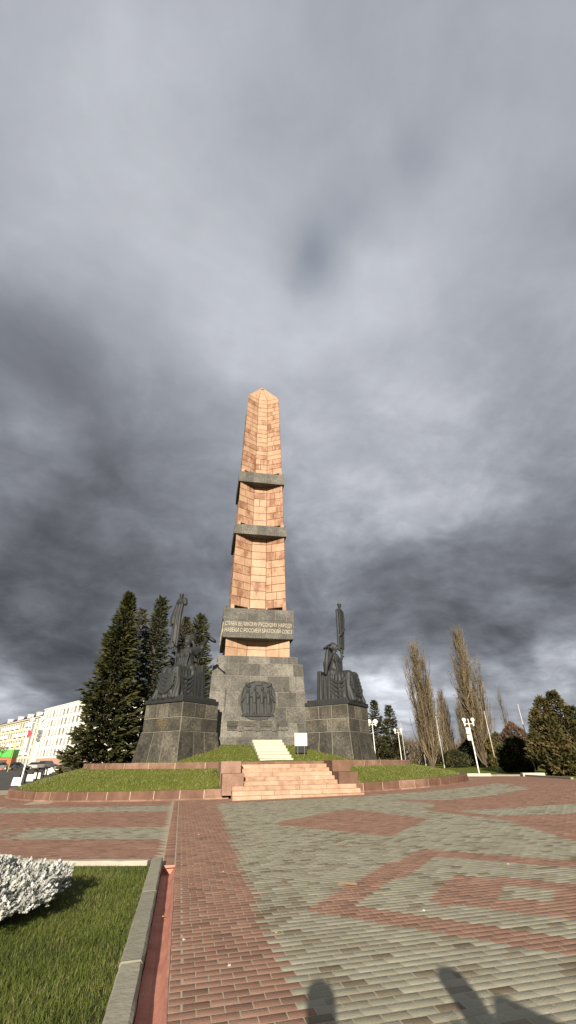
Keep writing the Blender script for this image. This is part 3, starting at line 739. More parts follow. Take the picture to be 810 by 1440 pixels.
# ------------------------------------------------------------------ statue pedestals (turned 45 degrees)
PX, PYY, PM = 6.02, 35.0, 2.62     # half spacing, y, half diagonal
def pedestal(sx, label):
    cx = 5.72+sx*PX
    root = thing('statue_pedestal', label, 'pedestal', (cx, PYY, 0), R(45), 'granite pedestals flanking the obelisk')
    h = PM/math.sqrt(2)
    mb = MB(); boxwall(mb, h, h, 3.42, 5.22, [1, 1.05], lambda i: [1, .9, 1.1] if i else [1.1, 1], (.28, .72), gap=.04, proud=.03)
    mb.build('upper_courses', ['dark_grey', 'grey_joint'], root)
    # battered foot
    mb = MB(); boxwall(mb, h+.34, h+.05, 1.2, 3.43, [1], lambda i: [1, .8, 1.1], (.2, .55), gap=.04, proud=.03)
    mb.build('battered_foot', ['dark_grey', 'grey_joint'], root)
    return root
pl = pedestal(-1, 'dark granite pedestal left of the obelisk with a small worn gilded inscription')
pr = pedestal(1, 'dark granite pedestal right of the obelisk without any inscription')
h = PM/math.sqrt(2)
# gilded lines on the left pedestal's left-facing side (its local -x face), plus wing blocks linking pedestals with the plinth
for i, ln in enumerate(('МОНУМЕНТ ДРУЖБЫ', 'СООРУЖЁН В ЧЕСТЬ', 'СОЮЗА НАРОДОВ', 'С РОССИЕЙ')):
    text('inscription', ln, .15, (-h-.05, -.15, 4.12-.16*i), (math.pi/2, 0, -math.pi/2), 'gold', pl, .006, (1.05, .95, .85, .6)[i])
for sx in (-1, 1):
    mb = MB(); x = sx*4.2
    mb.blocks([(x-.7, -3.2, 2.5), (x+.7, -3.2, 2.5), (x+.7, -3.2, 6.05), (x-.7, -3.2, 6.05)], [1, 1, 1], [1, 1], tone=(.3, .6))
    mb.box((x, -2.0, 4.27), (1.4, 2.36, 3.55), tone=.45); mb.build('side_wing', gr, mon)

# ------------------------------------------------------------------ seated statues with banners
def statue(sx, label):
    cx = 5.72+sx*PX; K = 3.5
    root = thing('statue', label, 'statue', (cx+sx*.05, PYY-.05, 5.24), R(45)*sx, 'seated statues on the granite pedestals')
    m = sx    # left statue: ring arm on +x; right statue is its mirror
    def X(p): return (p[0]*(1 if m < 0 else -1)*K, p[1]*K, p[2]*K)
    mb = MB(); hb = h+.06
    mb.box((0, 0, .14), (2*hb, 2*hb, .28), tone=.4); mb.box((0, 0, .36), (2*hb-.3, 2*hb-.3, .18), tone=.5)
    bevel(mb.build('base_slab', ['iron'], root), .03)
    Z0 = .105
    b = MB(); sub = MB()
    C = lambda p, q, r1, r2=None: sub.cap((p[0], p[1], p[2]+Z0), (q[0], q[1], q[2]+Z0), r1, r2)
    # throne
    t = MB(); 
    for (c, s) in (((0, .14, .26), (.52, .40, .52)), ((.0, .30, .40), (.50, .10, .66 if m < 0 else .56))):
        t.box((c[0]*(1 if m < 0 else -1)*K, c[1]*K, (c[2]+Z0)*K), (s[0]*K, s[1]*K, s[2]*K), tone=.45)
    bevel(t.build('throne', ['iron'], root), .05)
    # torso, head
    C((0, .03, .58), (0, .02, .78), .165, .145); C((0, .02, .78), (0, .01, .96), .14, .15); C((-.15, .02, 1.02), (.15, .02, 1.02), .075, .075)
    C((-.075, -.07, .93), (-.07, -.075, .91), .075); C((.075, -.07, .93), (.07, -.075, .91), .075)
    C((0, .0, 1.06), (0, -.015, 1.16), .055, .05)
    sub.ball((0, -.025, 1.235+Z0), (.070, .088, .105)); C((0, -.105, 1.24), (0, -.122, 1.215), .012, .018); C((-.03, -.10, 1.262), (.03, -.10, 1.262), .013); C((-.02, -.105, 1.19), (.02, -.105, 1.19), .010); C((0, -.085, 1.155), (0, -.08, 1.14), .022)
    # veil
    sub.ball((0, .012, 1.258+Z0), (.084, .092, .102))
    for i in range(9):
        a = -1.35+i*.3375; x, yv = .078*math.sin(a), .02+.078*math.cos(a)
        C((x, yv, 1.25), (x*1.75, yv*1.3+.03, 1.05), .024, .032); C((x*1.75, yv*1.3+.03, 1.05), (x*2.1, yv+.09, .80), .032, .028)
    # legs
    for s in (-1, 1):
        C((s*.10, 0, .53), (s*.145, -.42, .55), .13, .10); C((s*.145, -.42, .54), (s*.15, -.43, .12), .095, .07); C((s*.15, -.42, .03), (s*.16, -.55, .025), .04, .035)
    # skirt: folds falling from the knees and thighs, swags between the knees
    for i in range(13):
        x = -.27+i*.045; k = .018*math.sin(i*2.3)
        C((x*.82, -.485+abs(x)*.25, .55-.12*abs(x)), (x*1.08, -.53+abs(x)*.3+k, .28), .042, .030); C((x*1.08, -.53+abs(x)*.3+k, .28), (x*1.2, -.545+abs(x)*.25-k, .0), .030, .042)
    for s in (-1, 1):
        for i in range(8):
            yv = -.455+i*.082; k = .02*math.sin(i*2.1+s)
            C((s*.20, yv, .57-.01*i), (s*(.25+k), yv-.01, .30), .05, .032); C((s*(.25+k), yv-.01, .30), (s*(.285-k), yv-.03-.02*(3-i) if i < 4 else yv, .0), .036, .046)
    for i in range(5):
        z0 = .57-.075*i; w = .15+.012*i; pts = []
        for j in range(9):
            u = -1+j/4; pts.append((w*1.15*u, -.50-.035*(1-u*u)-.012*i, z0-.02-.17*(1-u*u)))
        for p, q in zip(pts[:-1], pts[1:]): C(p, q, .027)
    # big swag across the lap on the side seen from the square
    for s in (-1, 1):
        for i in range(5):
            pts = []
            for j in range(9):
                u = j/8; pts.append((s*(.235+.045*math.sin(u*math.pi)+.006*i), .06-u*.52, .56-.065*i+.02*u-(.20+.03*i)*math.sin(u*math.pi)*(.8+.4*u)))
            for p, q in zip(pts[:-1], pts[1:]): C(p, q, .024, .024)
    for i in range(7):   # cloth hanging over the throne
        yv = -.02+i*.055
        for s in (-1, 1): C((s*.245, yv, .55), (s*(.27+.012*(i % 2)), yv+.01, .02), .035, .045)
    C((-.16, 0, .62), (.16, 0, .62), .10); C((-.14, -.1, .63), (.14, -.1, .63), .055)
    for i in range(5): C((-.14+.07*i, -.11, .92), (-.10+.05*i, -.13, .66), .022, .026)
    # arms
    if m < 0:
        C((.17, .02, 1.02), (.42, -.06, 1.0), .082, .062); C((.42, -.06, 1.0), (.66, -.12, 1.16), .06, .042)
        for i in range(6): C((.22+.06*i, -.01-.02*i, 1.0), (.24+.05*i, .0-.02*i, .93-.02*math.sin(i)), .055, .04)
        hd = (.69, -.13, 1.19); rc = (.82, -.15, 1.14); rt = .125
    else:
        C((.17, .02, 1.02), (.30, .06, .80), .082, .07); C((.30, .06, .80), (.285, .02, 1.10), .062, .045)
        for i in range(5): C((.20+.03*i, .04, .98-.045*i), (.245+.018*i, .08, .80-.05*i), .05, .04)
        C((.30, .08, .82), (.29, .09, .62), .06, .05)
        hd = (.28, .01, 1.15); rc = (.33, -.0, 1.19); rt = .13
    C((-.17, .02, 1.02), (-.32, .10, .82), .08, .062); C((-.32, .10, .82), (-.325, -.04, 1.02), .058, .042)
    for i in range(5): C((-.19-.03*i, .02, .98-.045*i), (-.23-.02*i, .05, .84-.04*i), .05, .036)
    # hands: palm, four fingers and thumb each
    for (hx, hy, hz), s in ((hd, 1), ((-.325, -.06, 1.06), -1)):
        C((hx-.01*s, hy, hz-.02), (hx, hy, hz+.015), .032, .03)
        for f in range(4):
            C((hx+.012*s, hy-.022+.014*f, hz+.02), (hx+.045*s, hy-.03+.014*f, hz+.035), .010, .009); C((hx+.045*s, hy-.03+.014*f, hz+.035), (hx+.05*s, hy-.03+.014*f, hz+.0), .009, .008)
        C((hx, hy-.03, hz-.01), (hx+.03*s, hy-.05, hz+.01), .012, .01)
    sub.v = [X(p) for p in sub.v]
    remesh(sub, 'figure', .044, ['iron'], root, 0)
    # wreath
    w = MB(); rcK = X((rc[0], rc[1], rc[2]+Z0)); pts = []
    tilt = R(24) if m < 0 else R(-18)
    for i in range(29):
        a = 2*math.pi*i/28; u, v = math.cos(a)*rt*K, math.sin(a)*rt*.62*K
        pts.append((rcK[0]+u*math.cos(tilt), rcK[1]-v*.8, rcK[2]+v*.5-u*math.sin(tilt)))
    w.tube(pts, .06, 8, caps=False, tone=.4); w.build('wreath', ['iron'], root, True)
    # staff, finial, banner
    sxp, syp = -.335, -.07
    bn = thing('banner', None, None); bn.parent = root
    bn = None
    st_ = MB(); P0 = X((sxp+.02, syp+.06, Z0)); P1 = X((sxp, syp-.02, 2.30))
    st_.tube([P0, P1], .075, 10, tone=.5)
    so = st_.build('staff', ['iron'], root, True)
    fi = MB(); top = P1[2]
    fi.lathe([(.0, -.05), (.09, -.05), (.09, .0), (.05, .08), (.06, .15), (.11, .2), (.11, .26), (.05, .3), (.07, .4), (.14, .55), (.185, .78), (.20, .84), (.16, .86), (.1, .7), (0, .6)], (P1[0], P1[1], top-.1), 14, tone=.55)
    fi.build('finial', ['iron'], so, True)
    bb = MB()
    def XB(p):
        if m < 0: return X((sxp+(p[0]-sxp)*1.55-.01, p[1], 1.08+(p[2]-1.22)*1.38+Z0))
        return X((sxp+(p[0]-sxp)*1.75, p[1], 1.22+(p[2]-1.24)*1.31+Z0))
    B = lambda p, q, r1, r2: bb.cap(XB(p), XB(q), r1*K*1.2, r2*K*1.2)
    if m < 0:
        B((sxp-.06, syp, 2.03), (sxp+.07, syp, 2.06), .045, .06); B((sxp+.07, syp, 2.06), (sxp+.11, syp-.02, 1.99), .06, .045); B((sxp-.02, syp, 2.05), (sxp+.02, syp, 2.05), .075, .07)
        for i in range(9):
            u = i/8; x0 = sxp-.075+.13*u; x1 = sxp-.16+.19*u; x2 = sxp-.13+.16*u
            zb = (1.66+.10*u) if i < 3 else (1.52-.03*i)
            yv = syp+.03*math.sin(i*2.2)
            B((x0, yv, 2.02), (x1, yv*1.0, 1.80), .028, .034); B((x1, yv, 1.80), (x1*.8+x2*.2-.015*(1-u), yv, zb), .034, .026)
            if i >= 2: B((x2, yv+.02, 1.62), (x2+.02*u-.01, yv+.02, 1.22+.16*u), .034, .022)
    else:
        B((sxp-.01, syp, 2.03), (sxp-.05, syp, 2.0), .05, .055)
        for i in range(9):
            u = i/8; x0 = sxp+.07-.17*u; x1 = sxp+.075-.15*u; x2 = sxp+.07-.13*u; yv = syp+.022*math.sin(i*2.4)
            B((x0, yv, 2.0), (x0-.02*u, yv, 1.86), .032, .034); B((x0-.02*u, yv, 1.86), (x1, yv, 1.62), .034, .030); B((x1, yv, 1.62), (x2, yv+.02, 1.24+.05*math.sin(i)), .032, .028)
        B((sxp-.08, syp-.05, 1.66), (sxp+.07, syp-.05, 1.50), .022, .022)
    remesh(bb, 'banner', .042, ['iron'], so, 0)
    return root
statue(-1, 'dark statue of a seated woman left of the obelisk, arm stretched out with a ring')
statue(1, 'dark statue of a seated woman right of the obelisk, ring raised behind her head')
for o in [o for o in bpy.data.objects if o.name.startswith('banner') and o.type == 'EMPTY']: bpy.data.objects.remove(o)

# info board on the mound
bd = thing('info_board', 'square white information board on black legs beside the cream steps', 'sign', (8.24, 33.0, mound_z(8.24, 33.0)))
mb = MB(); mb.box((0, 0, .98), (.92, .05, .82)); bevel(mb.build('panel', ['board'], bd), .01)
mb = MB(); mb.box((0, .0, .36), (.86, .04, .42)); mb.build('lower_panel', ['black'], bd)
for x in (-.25, .25): mb = MB(); mb.box((x, -.03, .28), (.028, .02, .60)); mb.build('leg', ['banner_grey'], bd)
mb = MB(); mb.ball((0, -.028, 1.25), (.05, .006, .06)); mb.build('emblem', ['ink'], bd, True)
for i, (w, z) in enumerate(((.5, 1.12), (.3, 1.06), (.2, .95), (.55, .80))):
    text('text_line', ('ОБЪЕКТ КУЛЬТУРНОГО', 'НАСЛЕДИЯ', 'МОНУМЕНТ', 'ОХРАНЯЕТСЯ ГОСУДАРСТВОМ')[i], .05, (0, -.029, z), (math.pi/2, 0, 0), 'ink', bd, .002, w)
# ------------------------------------------------------------------ vegetation
def kites(name, C, D, L, W, T, mat, parent=None, fold=.0):
    C = np.asarray(C, float); D = np.asarray(D, float); L = np.asarray(L, float)[:, None]; W = np.asarray(W, float)[:, None]
    D = D/np.linalg.norm(D, axis=1, keepdims=True)
    r = rng.normal(size=C.shape); Sd = np.cross(D, r); Sd /= np.linalg.norm(Sd, axis=1, keepdims=True)+1e-9
    n = len(C); V = np.zeros((n, 4, 3)); V[:, 0] = C; V[:, 1] = C+D*L*.42+Sd*W/2; V[:, 2] = C+D*L; V[:, 3] = C+D*L*.42-Sd*W/2
    F = np.arange(n*4).reshape(n, 4)
    return fastmesh(name, V.reshape(-1, 3), F, [mat], np.clip(T, 0, 1), parent)
def ribbons(name, A, B, w0, w1, T, mat, parent=None):
    A = np.asarray(A, float); B = np.asarray(B, float); D = B-A
    w0 = np.broadcast_to(np.asarray(w0, float), (len(A),))[:, None]; w1 = np.broadcast_to(np.asarray(w1, float), (len(A),))[:, None]
    r = rng.normal(size=A.shape); s = np.cross(D, r); s /= np.linalg.norm(s, axis=1, keepdims=True)+1e-9
    s2 = np.cross(D, s); s2 /= np.linalg.norm(s2, axis=1, keepdims=True)+1e-9
    # thin three sided spikes
    n = len(A); V = np.zeros((n, 6, 3))
    for k in range(3):
        a = 2*math.pi*k/3; o = s*math.cos(a)+s2*math.sin(a)
        V[:, k] = A+o*w0/2; V[:, 3+k] = B+o*w1/2
    b = np.arange(n)*6
    F = np.concatenate([np.stack([b+k, b+(k+1) % 3, b+3+(k+1) % 3, b+3+k], 1) for k in range(3)])
    return fastmesh(name, V.reshape(-1, 3), F, [mat], np.clip(np.concatenate([T, T, T]), 0, 1), parent)

def spruce(loc, H, Rb, nb, label, mat='spruce', group='spruces behind the terrace', power=.85, low=.03, spray=1.0, lean=(0, 0)):
    root = thing('spruce_tree', label, 'tree', loc, rnd.uniform(0, 6), group)
    t = MB(); t.tube([(0, 0, -.3), (.03, .02, H*.5), (lean[0], lean[1], H*.985)], [H*.016+.05, H*.010+.03, .02], 8); t.build('trunk', ['bark'], root)
    C = []; D = []; L = []; W = []; T = []; A = []; B = []
    phase = rnd.uniform(0, 6)
    for i in range(nb):
        f = low+(1-low)*(i/nb)**.92; z = H*f+rnd.uniform(-.15, .15); az = phase+i*2.39996+rnd.uniform(-.25, .25)
        lump = 1+.50*mnoise.noise(Vector((math.cos(az)*1.1, math.sin(az)*1.1, f*7+phase)))
        Lb = (Rb*(1-f)**power*rnd.uniform(.72, 1.16)*lump+.22)
        if f > .97: Lb *= .6
        c, s = math.cos(az), math.sin(az)
        up0 = .55 if f > .8 else (.12 if f > .5 else -.10)
        n = max(4, int(Lb*4.2)); bt = min(1, max(0, rnd.gauss(.46, .15)))
        prev = None
        for k in range(n+1):
            u = k/n; r = Lb*u; zz = z+Lb*(up0*u-.28*math.sin(u*1.9)+.26*u*u)
            p = (r*c+lean[0]*f, r*s+lean[1]*f, zz)
            if prev and k > 0 and u < .95: A.append(prev); B.append(p)
            prev = p
            if u < .10 and f < .7: continue
            for q in range(4 if u > .35 else 2):
                sd = rnd.choice((-1, 1)); sp = rnd.uniform(.25, 1.15)*(1.0-.55*u) if q < 3 else .15
                d = (c*(.75)-s*sd*sp, s*(.75)+c*sd*sp, rnd.uniform(-.42, .22)+(.25 if u > .85 else 0)+(.4 if f > .85 else 0))
                C.append((p[0]+rnd.uniform(-.06, .06), p[1]+rnd.uniform(-.06, .06), p[2]+rnd.uniform(-.08, .05))); D.append(d)
                l = rnd.uniform(.32, .72)*spray*(1 if Lb > .8 else .75); L.append(l); W.append(l*rnd.uniform(.22, .36)); T.append(bt+rnd.gauss(0, .14)+.12*(u-.5))
    kites('crown', C, D, L, W, np.array(T), mat, root)
    ribbons('branches', A, B, .05, .035, np.full(len(A), .2), 'twig', root)
    return root
spruce((-7.6, 48, .1), 17.9, 3.3, 540, 'broadest spruce at the left end of the row, branches down to the ground', power=.92, spray=1.2)
spruce((-6.75, 54.5, .2), 18.1, 1.8, 210, 'thin sparse spruce between the broad leftmost spruce and the next tall one', mat='spruce_dry', power=.62, low=.1)
spruce((-4.45, 53, .3), 19.2, 2.45, 360, 'tall narrow spruce just left of the left-hand statue', power=.62, low=.08)
spruce((-1.3, 61, .3), 19.2, 2.4, 330, 'spruce showing between the banner and the head of the left-hand statue', mat='spruce_dry', power=.7, low=.12)
spruce((.65, 58, .3), 18.7, 2.9, 420, 'spruce behind the outstretched arm of the left-hand statue', power=.7, low=.06)
spruce((31.5, 80, .5), 12.0, 2.3, 210, 'small spruce whose tip peeps out behind the right-hand pedestal', group='spruces right of the obelisk', low=.04)
spruce((33.0, 77, .5), 10.2, 2.1, 230, 'spruce behind the single globe lamp right of the right-hand pedestal', group='spruces right of the obelisk', low=.04)
spruce((36.2, 78, .5), 9.6, 2.2, 230, 'spruce behind the distant double globe lamp', group='spruces right of the obelisk', low=.04)

def poplar(loc, H, Rb, nb, label, leaf=.5, stems=3, group='poplars beyond the square', mat='poplar_twig'):
    root = thing('poplar_tree', label, 'tree', loc, 0, group)
    A = []; B = []; w0 = []; w1 = []; T = []; C = []; D = []; L = []; W = []; LT = []
    t = MB()
    st = []
    for k in range(stems):
        a = rnd.uniform(0, 6.28); x0, y0 = (.12*math.cos(a), .12*math.sin(a)) if k else (0, 0)
        h = H*(1 if k == 0 else rnd.uniform(.6, .93)); x1, y1 = (x0+rnd.uniform(.25, .5)*Rb*math.cos(a), y0+rnd.uniform(.25, .5)*Rb*math.sin(a)) if k else (0.1, 0)
        P = [(x0, y0, -.3), (x0+(x1-x0)*.45, y0+(y1-y0)*.45, h*.22), (x1, y1, h*.6), (x1*1.02, y1*1.02, h*.96)]
        t.tube(P, [.30 if k == 0 else .2, .2, .10, .015], 8); st.append((P, h))
    t.build('trunk', ['bark'], root)
    def stem_at(P, f):
        k = min(2, int(f*3)); u = f*3-k
        return tuple(P[k][i]+(P[k+1][i]-P[k][i])*u for i in range(3))
    for i in range(nb):
        P, h = st[rnd.randrange(stems)] if rnd.random() < .6 else st[0]
        f = .03+.92*rnd.random()**1.05; b = Vector(stem_at(P, f)); az = rnd.uniform(0, 6.283)
        Lb = rnd.uniform(.16, .30)*H*(1.05-f*.62); sp = rnd.uniform(.12, .50)
        prof = Rb*(math.sin(min(1, (b.z/H)*1.25+.12)*math.pi*.62)**.8)*(1 if b.z/H < .75 else max(.1, (1-b.z/H)/.25))
        r = min(Lb*sp, prof)
        m = b+Vector((math.cos(az)*r*.75, math.sin(az)*r*.75, Lb*.42)); e = b+Vector((math.cos(az)*r, math.sin(az)*r, Lb))
        if e.z > H: e.z = H-rnd.uniform(0, .5)
        bt = min(1, max(0, rnd.gauss(.48, .18))); th = .12*(1-f)+.045
        A += [b, m]; B += [m, e]; w0 += [th, th*.7]; w1 += [th*.7, .015]; T += [bt, bt]
        for k in range(7):
            u = rnd.uniform(.2, 1); p = b.lerp(m, u/.5) if u < .5 else m.lerp(e, (u-.5)/.5)
            a2 = az+rnd.uniform(-1.6, 1.6); l = rnd.uniform(.5, 1.5)
            q = p+Vector((math.cos(a2)*l*.26, math.sin(a2)*l*.26, l))
            A.append(p); B.append(q); w0.append(.030); w1.append(.010); T.append(bt+rnd.uniform(-.15, .25))
            for g in range(3):
                if rnd.random() > leaf*(1.25-.9*p.z/H): continue
                pp = p.lerp(q, rnd.random()); C.append(pp+Vector((rnd.uniform(-.12, .12), rnd.uniform(-.12, .12), 0))); D.append((rnd.uniform(-1, 1), rnd.uniform(-1, 1), rnd.uniform(-.6, .8)))
                l2 = rnd.uniform(.10, .24); L.append(l2); W.append(l2*.8); LT.append(rnd.gauss(.5, .2))
    ribbons('branches', [tuple(a) for a in A], [tuple(b) for b in B], w0, w1, np.array(T), mat, root)
    if C: kites('crown', [tuple(c) for c in C], D, L, W, np.array(LT), 'poplar_leaf', root)
    return root
poplar((36.5, 66, .45), 18.3, 3.7, 680, 'broad columnar poplar nearer the obelisk, split into two bare tops', leaf=.30, stems=5)
poplar((44.0, 64, .45), 20.4, 4.0, 740, 'tallest columnar poplar behind the lamp with the white direction signs', leaf=.42, stems=5)
poplar((59.5, 98, .5), 15.5, 1.7, 300, 'pale thin bare poplar seen between the two big poplars', leaf=.0, stems=3, mat='twig')
poplar((62.3, 96, .5), 13.5, 1.6, 260, 'smaller pale bare poplar beside the white double lamp', leaf=.0, stems=3, mat='twig')
poplar((43.5, 72, .45), 11.5, 1.3, 260, 'short bare poplar at the right foot of the two-topped poplar', leaf=.1, stems=3)
poplar((86, 112, .5), 18.5, 1.6, 110, 'far reddish bare poplar rising above the rusty shrub', leaf=.0, stems=2, mat='twig')

def shrub_lobes(name, loc, lobes, n, label, mat, size=.36):
    root = thing(name, label, 'shrub', loc, 0, None); C = []; D = []; L = []; W = []; T = []; A = []; B = []
    wts = [l[2]**1.5*l[3] for l in lobes]
    for _ in range(n):
        lx, ly, r, H, b = rnd.choices(lobes, wts)[0]; v = rnd.random()**1.15; az = rnd.uniform(0, 6.283)
        pr = r*min(1, (v+.05)*4)**.5*(1-v)**.62
        k = 1+.38*mnoise.noise(Vector((math.cos(az)*1.6+lx*3, math.sin(az)*1.6, v*5)))
        rr = pr*k*(1-abs(rnd.gauss(0, .16)))
        p = (lx+rr*math.cos(az), ly+rr*math.sin(az), b+v*(H-b)); C.append(p)
        D.append((math.cos(az)*.8+rnd.uniform(-.6, .6), math.sin(az)*.8+rnd.uniform(-.6, .6), .35+rnd.uniform(-.6, .6)))
        l = size*rnd.uniform(.5, 1.5); L.append(l); W.append(l*rnd.uniform(.3, .55)); T.append(.5+.55*mnoise.noise(Vector((p[0]*.8, p[1]*.8, p[2]*1.1)))+rnd.gauss(0, .11))
    kites('crown', C, D, L, W, np.array(T), mat, root)
    for lx, ly, r, H, b in lobes:
        for i in range(8): A.append((lx*.6, ly*.6, -.1)); B.append((lx+rnd.uniform(-.4, .4)*r, ly+rnd.uniform(-.4, .4)*r, H*rnd.uniform(.5, .9)))
    ribbons('stems', A, B, .12, .03, np.full(len(A), .3), 'twig', root)
    return root
def shrub(name, loc, rx, ry, H, n, label, mat, cat='shrub', group=None, size=.32, up=.5, mat2=None, base=.0, cone=.0, twigs=0):
    root = thing(name, label, cat, loc, 0, group); C = []; D = []; L = []; W = []; T = []; A = []; B = []; C2 = []
    ph = rnd.uniform(0, 9); lobes = [(rnd.uniform(0, 6.28), rnd.uniform(.15, .9), rnd.uniform(.25, .5)) for _ in range(16)]
    for _ in range(n):
        az = rnd.uniform(0, 6.283); v = rnd.random(); z = H*(base+(1-base)*v)
        pr = (math.sin(math.pi*min(1, .16+v*.86))**.65)*(1-cone*v)
        k = 1+.32*mnoise.noise(Vector((math.cos(az)*1.5+ph, math.sin(az)*1.5, v*3.2)))+.16*mnoise.noise(Vector((math.cos(az)*4+ph, math.sin(az)*4, v*8)))
        rr = pr*k*(1-abs(rnd.gauss(0, .13)))
        p = (rx*rr*math.cos(az), ry*rr*math.sin(az), z*(1+.07*mnoise.noise(Vector((math.cos(az)*2+ph, math.sin(az)*2, 1)))))
        C.append(p); D.append((math.cos(az)*.7+rnd.uniform(-.6, .6), math.sin(az)*.7+rnd.uniform(-.6, .6), up+rnd.uniform(-.5, .6)))
        l = size*rnd.uniform(.5, 1.3); L.append(l); W.append(l*rnd.uniform(.35, .6))
        T.append(.5+.5*mnoise.noise(Vector((p[0]*.9+ph, p[1]*.9, p[2]*.9)))+rnd.gauss(0, .10))
    kites('crown', C, D, L, W, np.array(T), mat, root)
    for i in range(26+twigs):
        az = rnd.uniform(0, 6.28); k = rnd.uniform(.2, .85); A.append((.06*math.cos(az), .06*math.sin(az), -.1)); e = (rx*k*math.cos(az)*.8, ry*k*math.sin(az)*.8, H*rnd.uniform(.5, .96)); B.append(e)
    ribbons('stems', A, B, .11, .03, np.full(len(A), .3), 'twig', root)
    return root
shrub_lobes('conifer_shrub', (33.5, 37.6, .2), [(-.1, 0, 1.8, 6.3, 0), (-.9, .3, 1.2, 5.3, .6), (-1.8, .2, 1.0, 3.4, 1.1), (.9, -.6, 2.0, 6.8, 0), (-.7, -1.0, 1.5, 4.4, .3), (1.9, -1.4, 1.9, 5.4, 0), (.6, -2.0, 1.5, 3.4, 0), (-.7, -1.3, 1.1, 2.0, 0)], 17000, 'tall bushy olive brown conifer by the kerb at the right edge', 'thuja')
shrub_lobes('conifer_shrub', (36.3, 35.3, .2), [(0, 0, 2.0, 5.1, 0), (-1.2, -.8, 1.6, 3.9, 0), (.9, -.9, 1.8, 4.3, 0), (-1.6, -1.5, 1.2, 2.2, 0)], 8000, 'lower flank of the bushy conifer clump at the far right edge', 'thuja')
shrub('dark_shrub', (36.6, 47.0, .25), 2.1, 2.2, 3.3, 7000, 'dark green low shrub behind the leaning-looking white flagpole', 'dark_shrub', size=.32)
shrub('rusty_shrub', (39.6, 50.5, .25), 1.9, 2.0, 5.0, 5000, 'rusty brown leaved shrub rising above the dark green one', 'rust_leaf', size=.3, up=.6, twigs=40)
shrub('dark_shrub', (46.2, 69, .4), 2.5, 2.2, 4.2, 4200, 'dark rounded shrub between the feet of the two big poplars', 'dark_shrub', size=.34, up=.5, twigs=50)
shrub('dark_shrub', (38.6, 63, .4), 2.0, 1.6, 2.2, 2600, 'low dark shrub around the foot of the two-topped poplar', 'dark_shrub', size=.34)
shrub('dark_shrub', (45.5, 62, .4), 1.7, 1.6, 4.4, 2600, 'olive suckers around the foot of the tallest poplar', 'poplar_leaf', size=.28, up=.9)

def thicket(loc, rx, ry, H, n, label, group='bare trees beyond the square', mat='twig', leafy=0):
    root = thing('bare_tree', label, 'tree', loc, 0, group); A = []; B = []; w0 = []; w1 = []; T = []
    def grow(p, d, l, w, lev):
        e = p+d*l; A.append(tuple(p)); B.append(tuple(e)); w0.append(w); w1.append(w*.55); T.append(rnd.uniform(.3, .75))
        if lev == 0: return
        for _ in range(rnd.randint(2, 4)):
            nd_ = (d+Vector((rnd.gauss(0, .42), rnd.gauss(0, .42), rnd.uniform(-.05, .35)))).normalized()
            grow(p.lerp(e, rnd.uniform(.45, 1)), nd_, l*rnd.uniform(.5, .8), w*.5, lev-1)
    for _ in range(n):
        b = Vector((rnd.uniform(-rx, rx), rnd.uniform(-ry, ry), -.2))
        d = Vector((b.x/rx*.35+rnd.gauss(0, .12), b.y/ry*.35+rnd.gauss(0, .12), 1)).normalized()
        grow(b, d, H*rnd.uniform(.3, .42), .085*H/8, 4)
    ribbons('branches', A, B, w0, w1, np.array(T), mat, root)
    if leafy:
        idx = [rnd.randrange(len(B)) for _ in range(leafy)]
        kites('crown', [B[i] for i in idx], [(rnd.uniform(-1, 1), rnd.uniform(-1, 1), rnd.uniform(-1, 1)) for _ in idx], [rnd.uniform(.12, .28) for _ in idx], [rnd.uniform(.1, .2) for _ in idx], np.array([rnd.gauss(.5, .2) for _ in idx]), 'poplar_leaf', root)
    return root
thicket((43.5, 92, .4), 3.5, 3, 8.4, 9, 'brown leafless tree right of the distant double lamp')
thicket((49.0, 95, .4), 3.5, 3, 9.0, 9, 'brown leafless tree behind the foot of the two-topped poplar')
thicket((56, 92, .4), 3.5, 3, 6.6, 8, 'brown leafless tree between the two big poplars')
thicket((40.5, 88, .4), 3.0, 3, 6.0, 7, 'low brown leafless tree behind the spruces right of the obelisk')
thicket((-36.2, 107, .5), 1.2, 1.2, 7.2, 3, 'small yellowish leafless tree at the left edge in front of the balconies', group='street trees on the left', mat='poplar_twig', leafy=500)
thicket((-40.0, 112, .5), 1.2, 1.2, 6.4, 3, 'second small yellowish tree at the left frame edge by the green kiosk', group='street trees on the left', mat='poplar_twig', leafy=500)
# the wood that closes the horizon
def wood(name, x0, y0, x1, y1, n, h):
    C = []; D = []; L = []; W = []; T = []; 
    for _ in range(n):
        u = rnd.random(); x = x0+(x1-x0)*u+rnd.uniform(-4, 4); y = y0+(y1-y0)*u+rnd.uniform(-6, 6)
        hh = h*(.62+.5*mnoise.noise(Vector((u*26, 1.3, 0)))+.25*mnoise.noise(Vector((u*90, 5.3, 0)))); z = hh*rnd.random()
        C.append((x, y, z)); D.append((rnd.gauss(0, .35), rnd.gauss(0, .35), 1)); l = rnd.uniform(.6, 2.0); L.append(l); W.append(l*rnd.uniform(.1, .4)); T.append(rnd.gauss(.42, .18))
    o = kites(name, C, D, L, W, np.array(T), 'twig'); o['kind'] = 'stuff'; o['label'] = 'brown distant wood closing the horizon'; return o
wood('distant_wood', 40, 135, 190, 95, 16000, 9.0)
wood('distant_wood', 18, 120, 60, 135, 5000, 8.0)

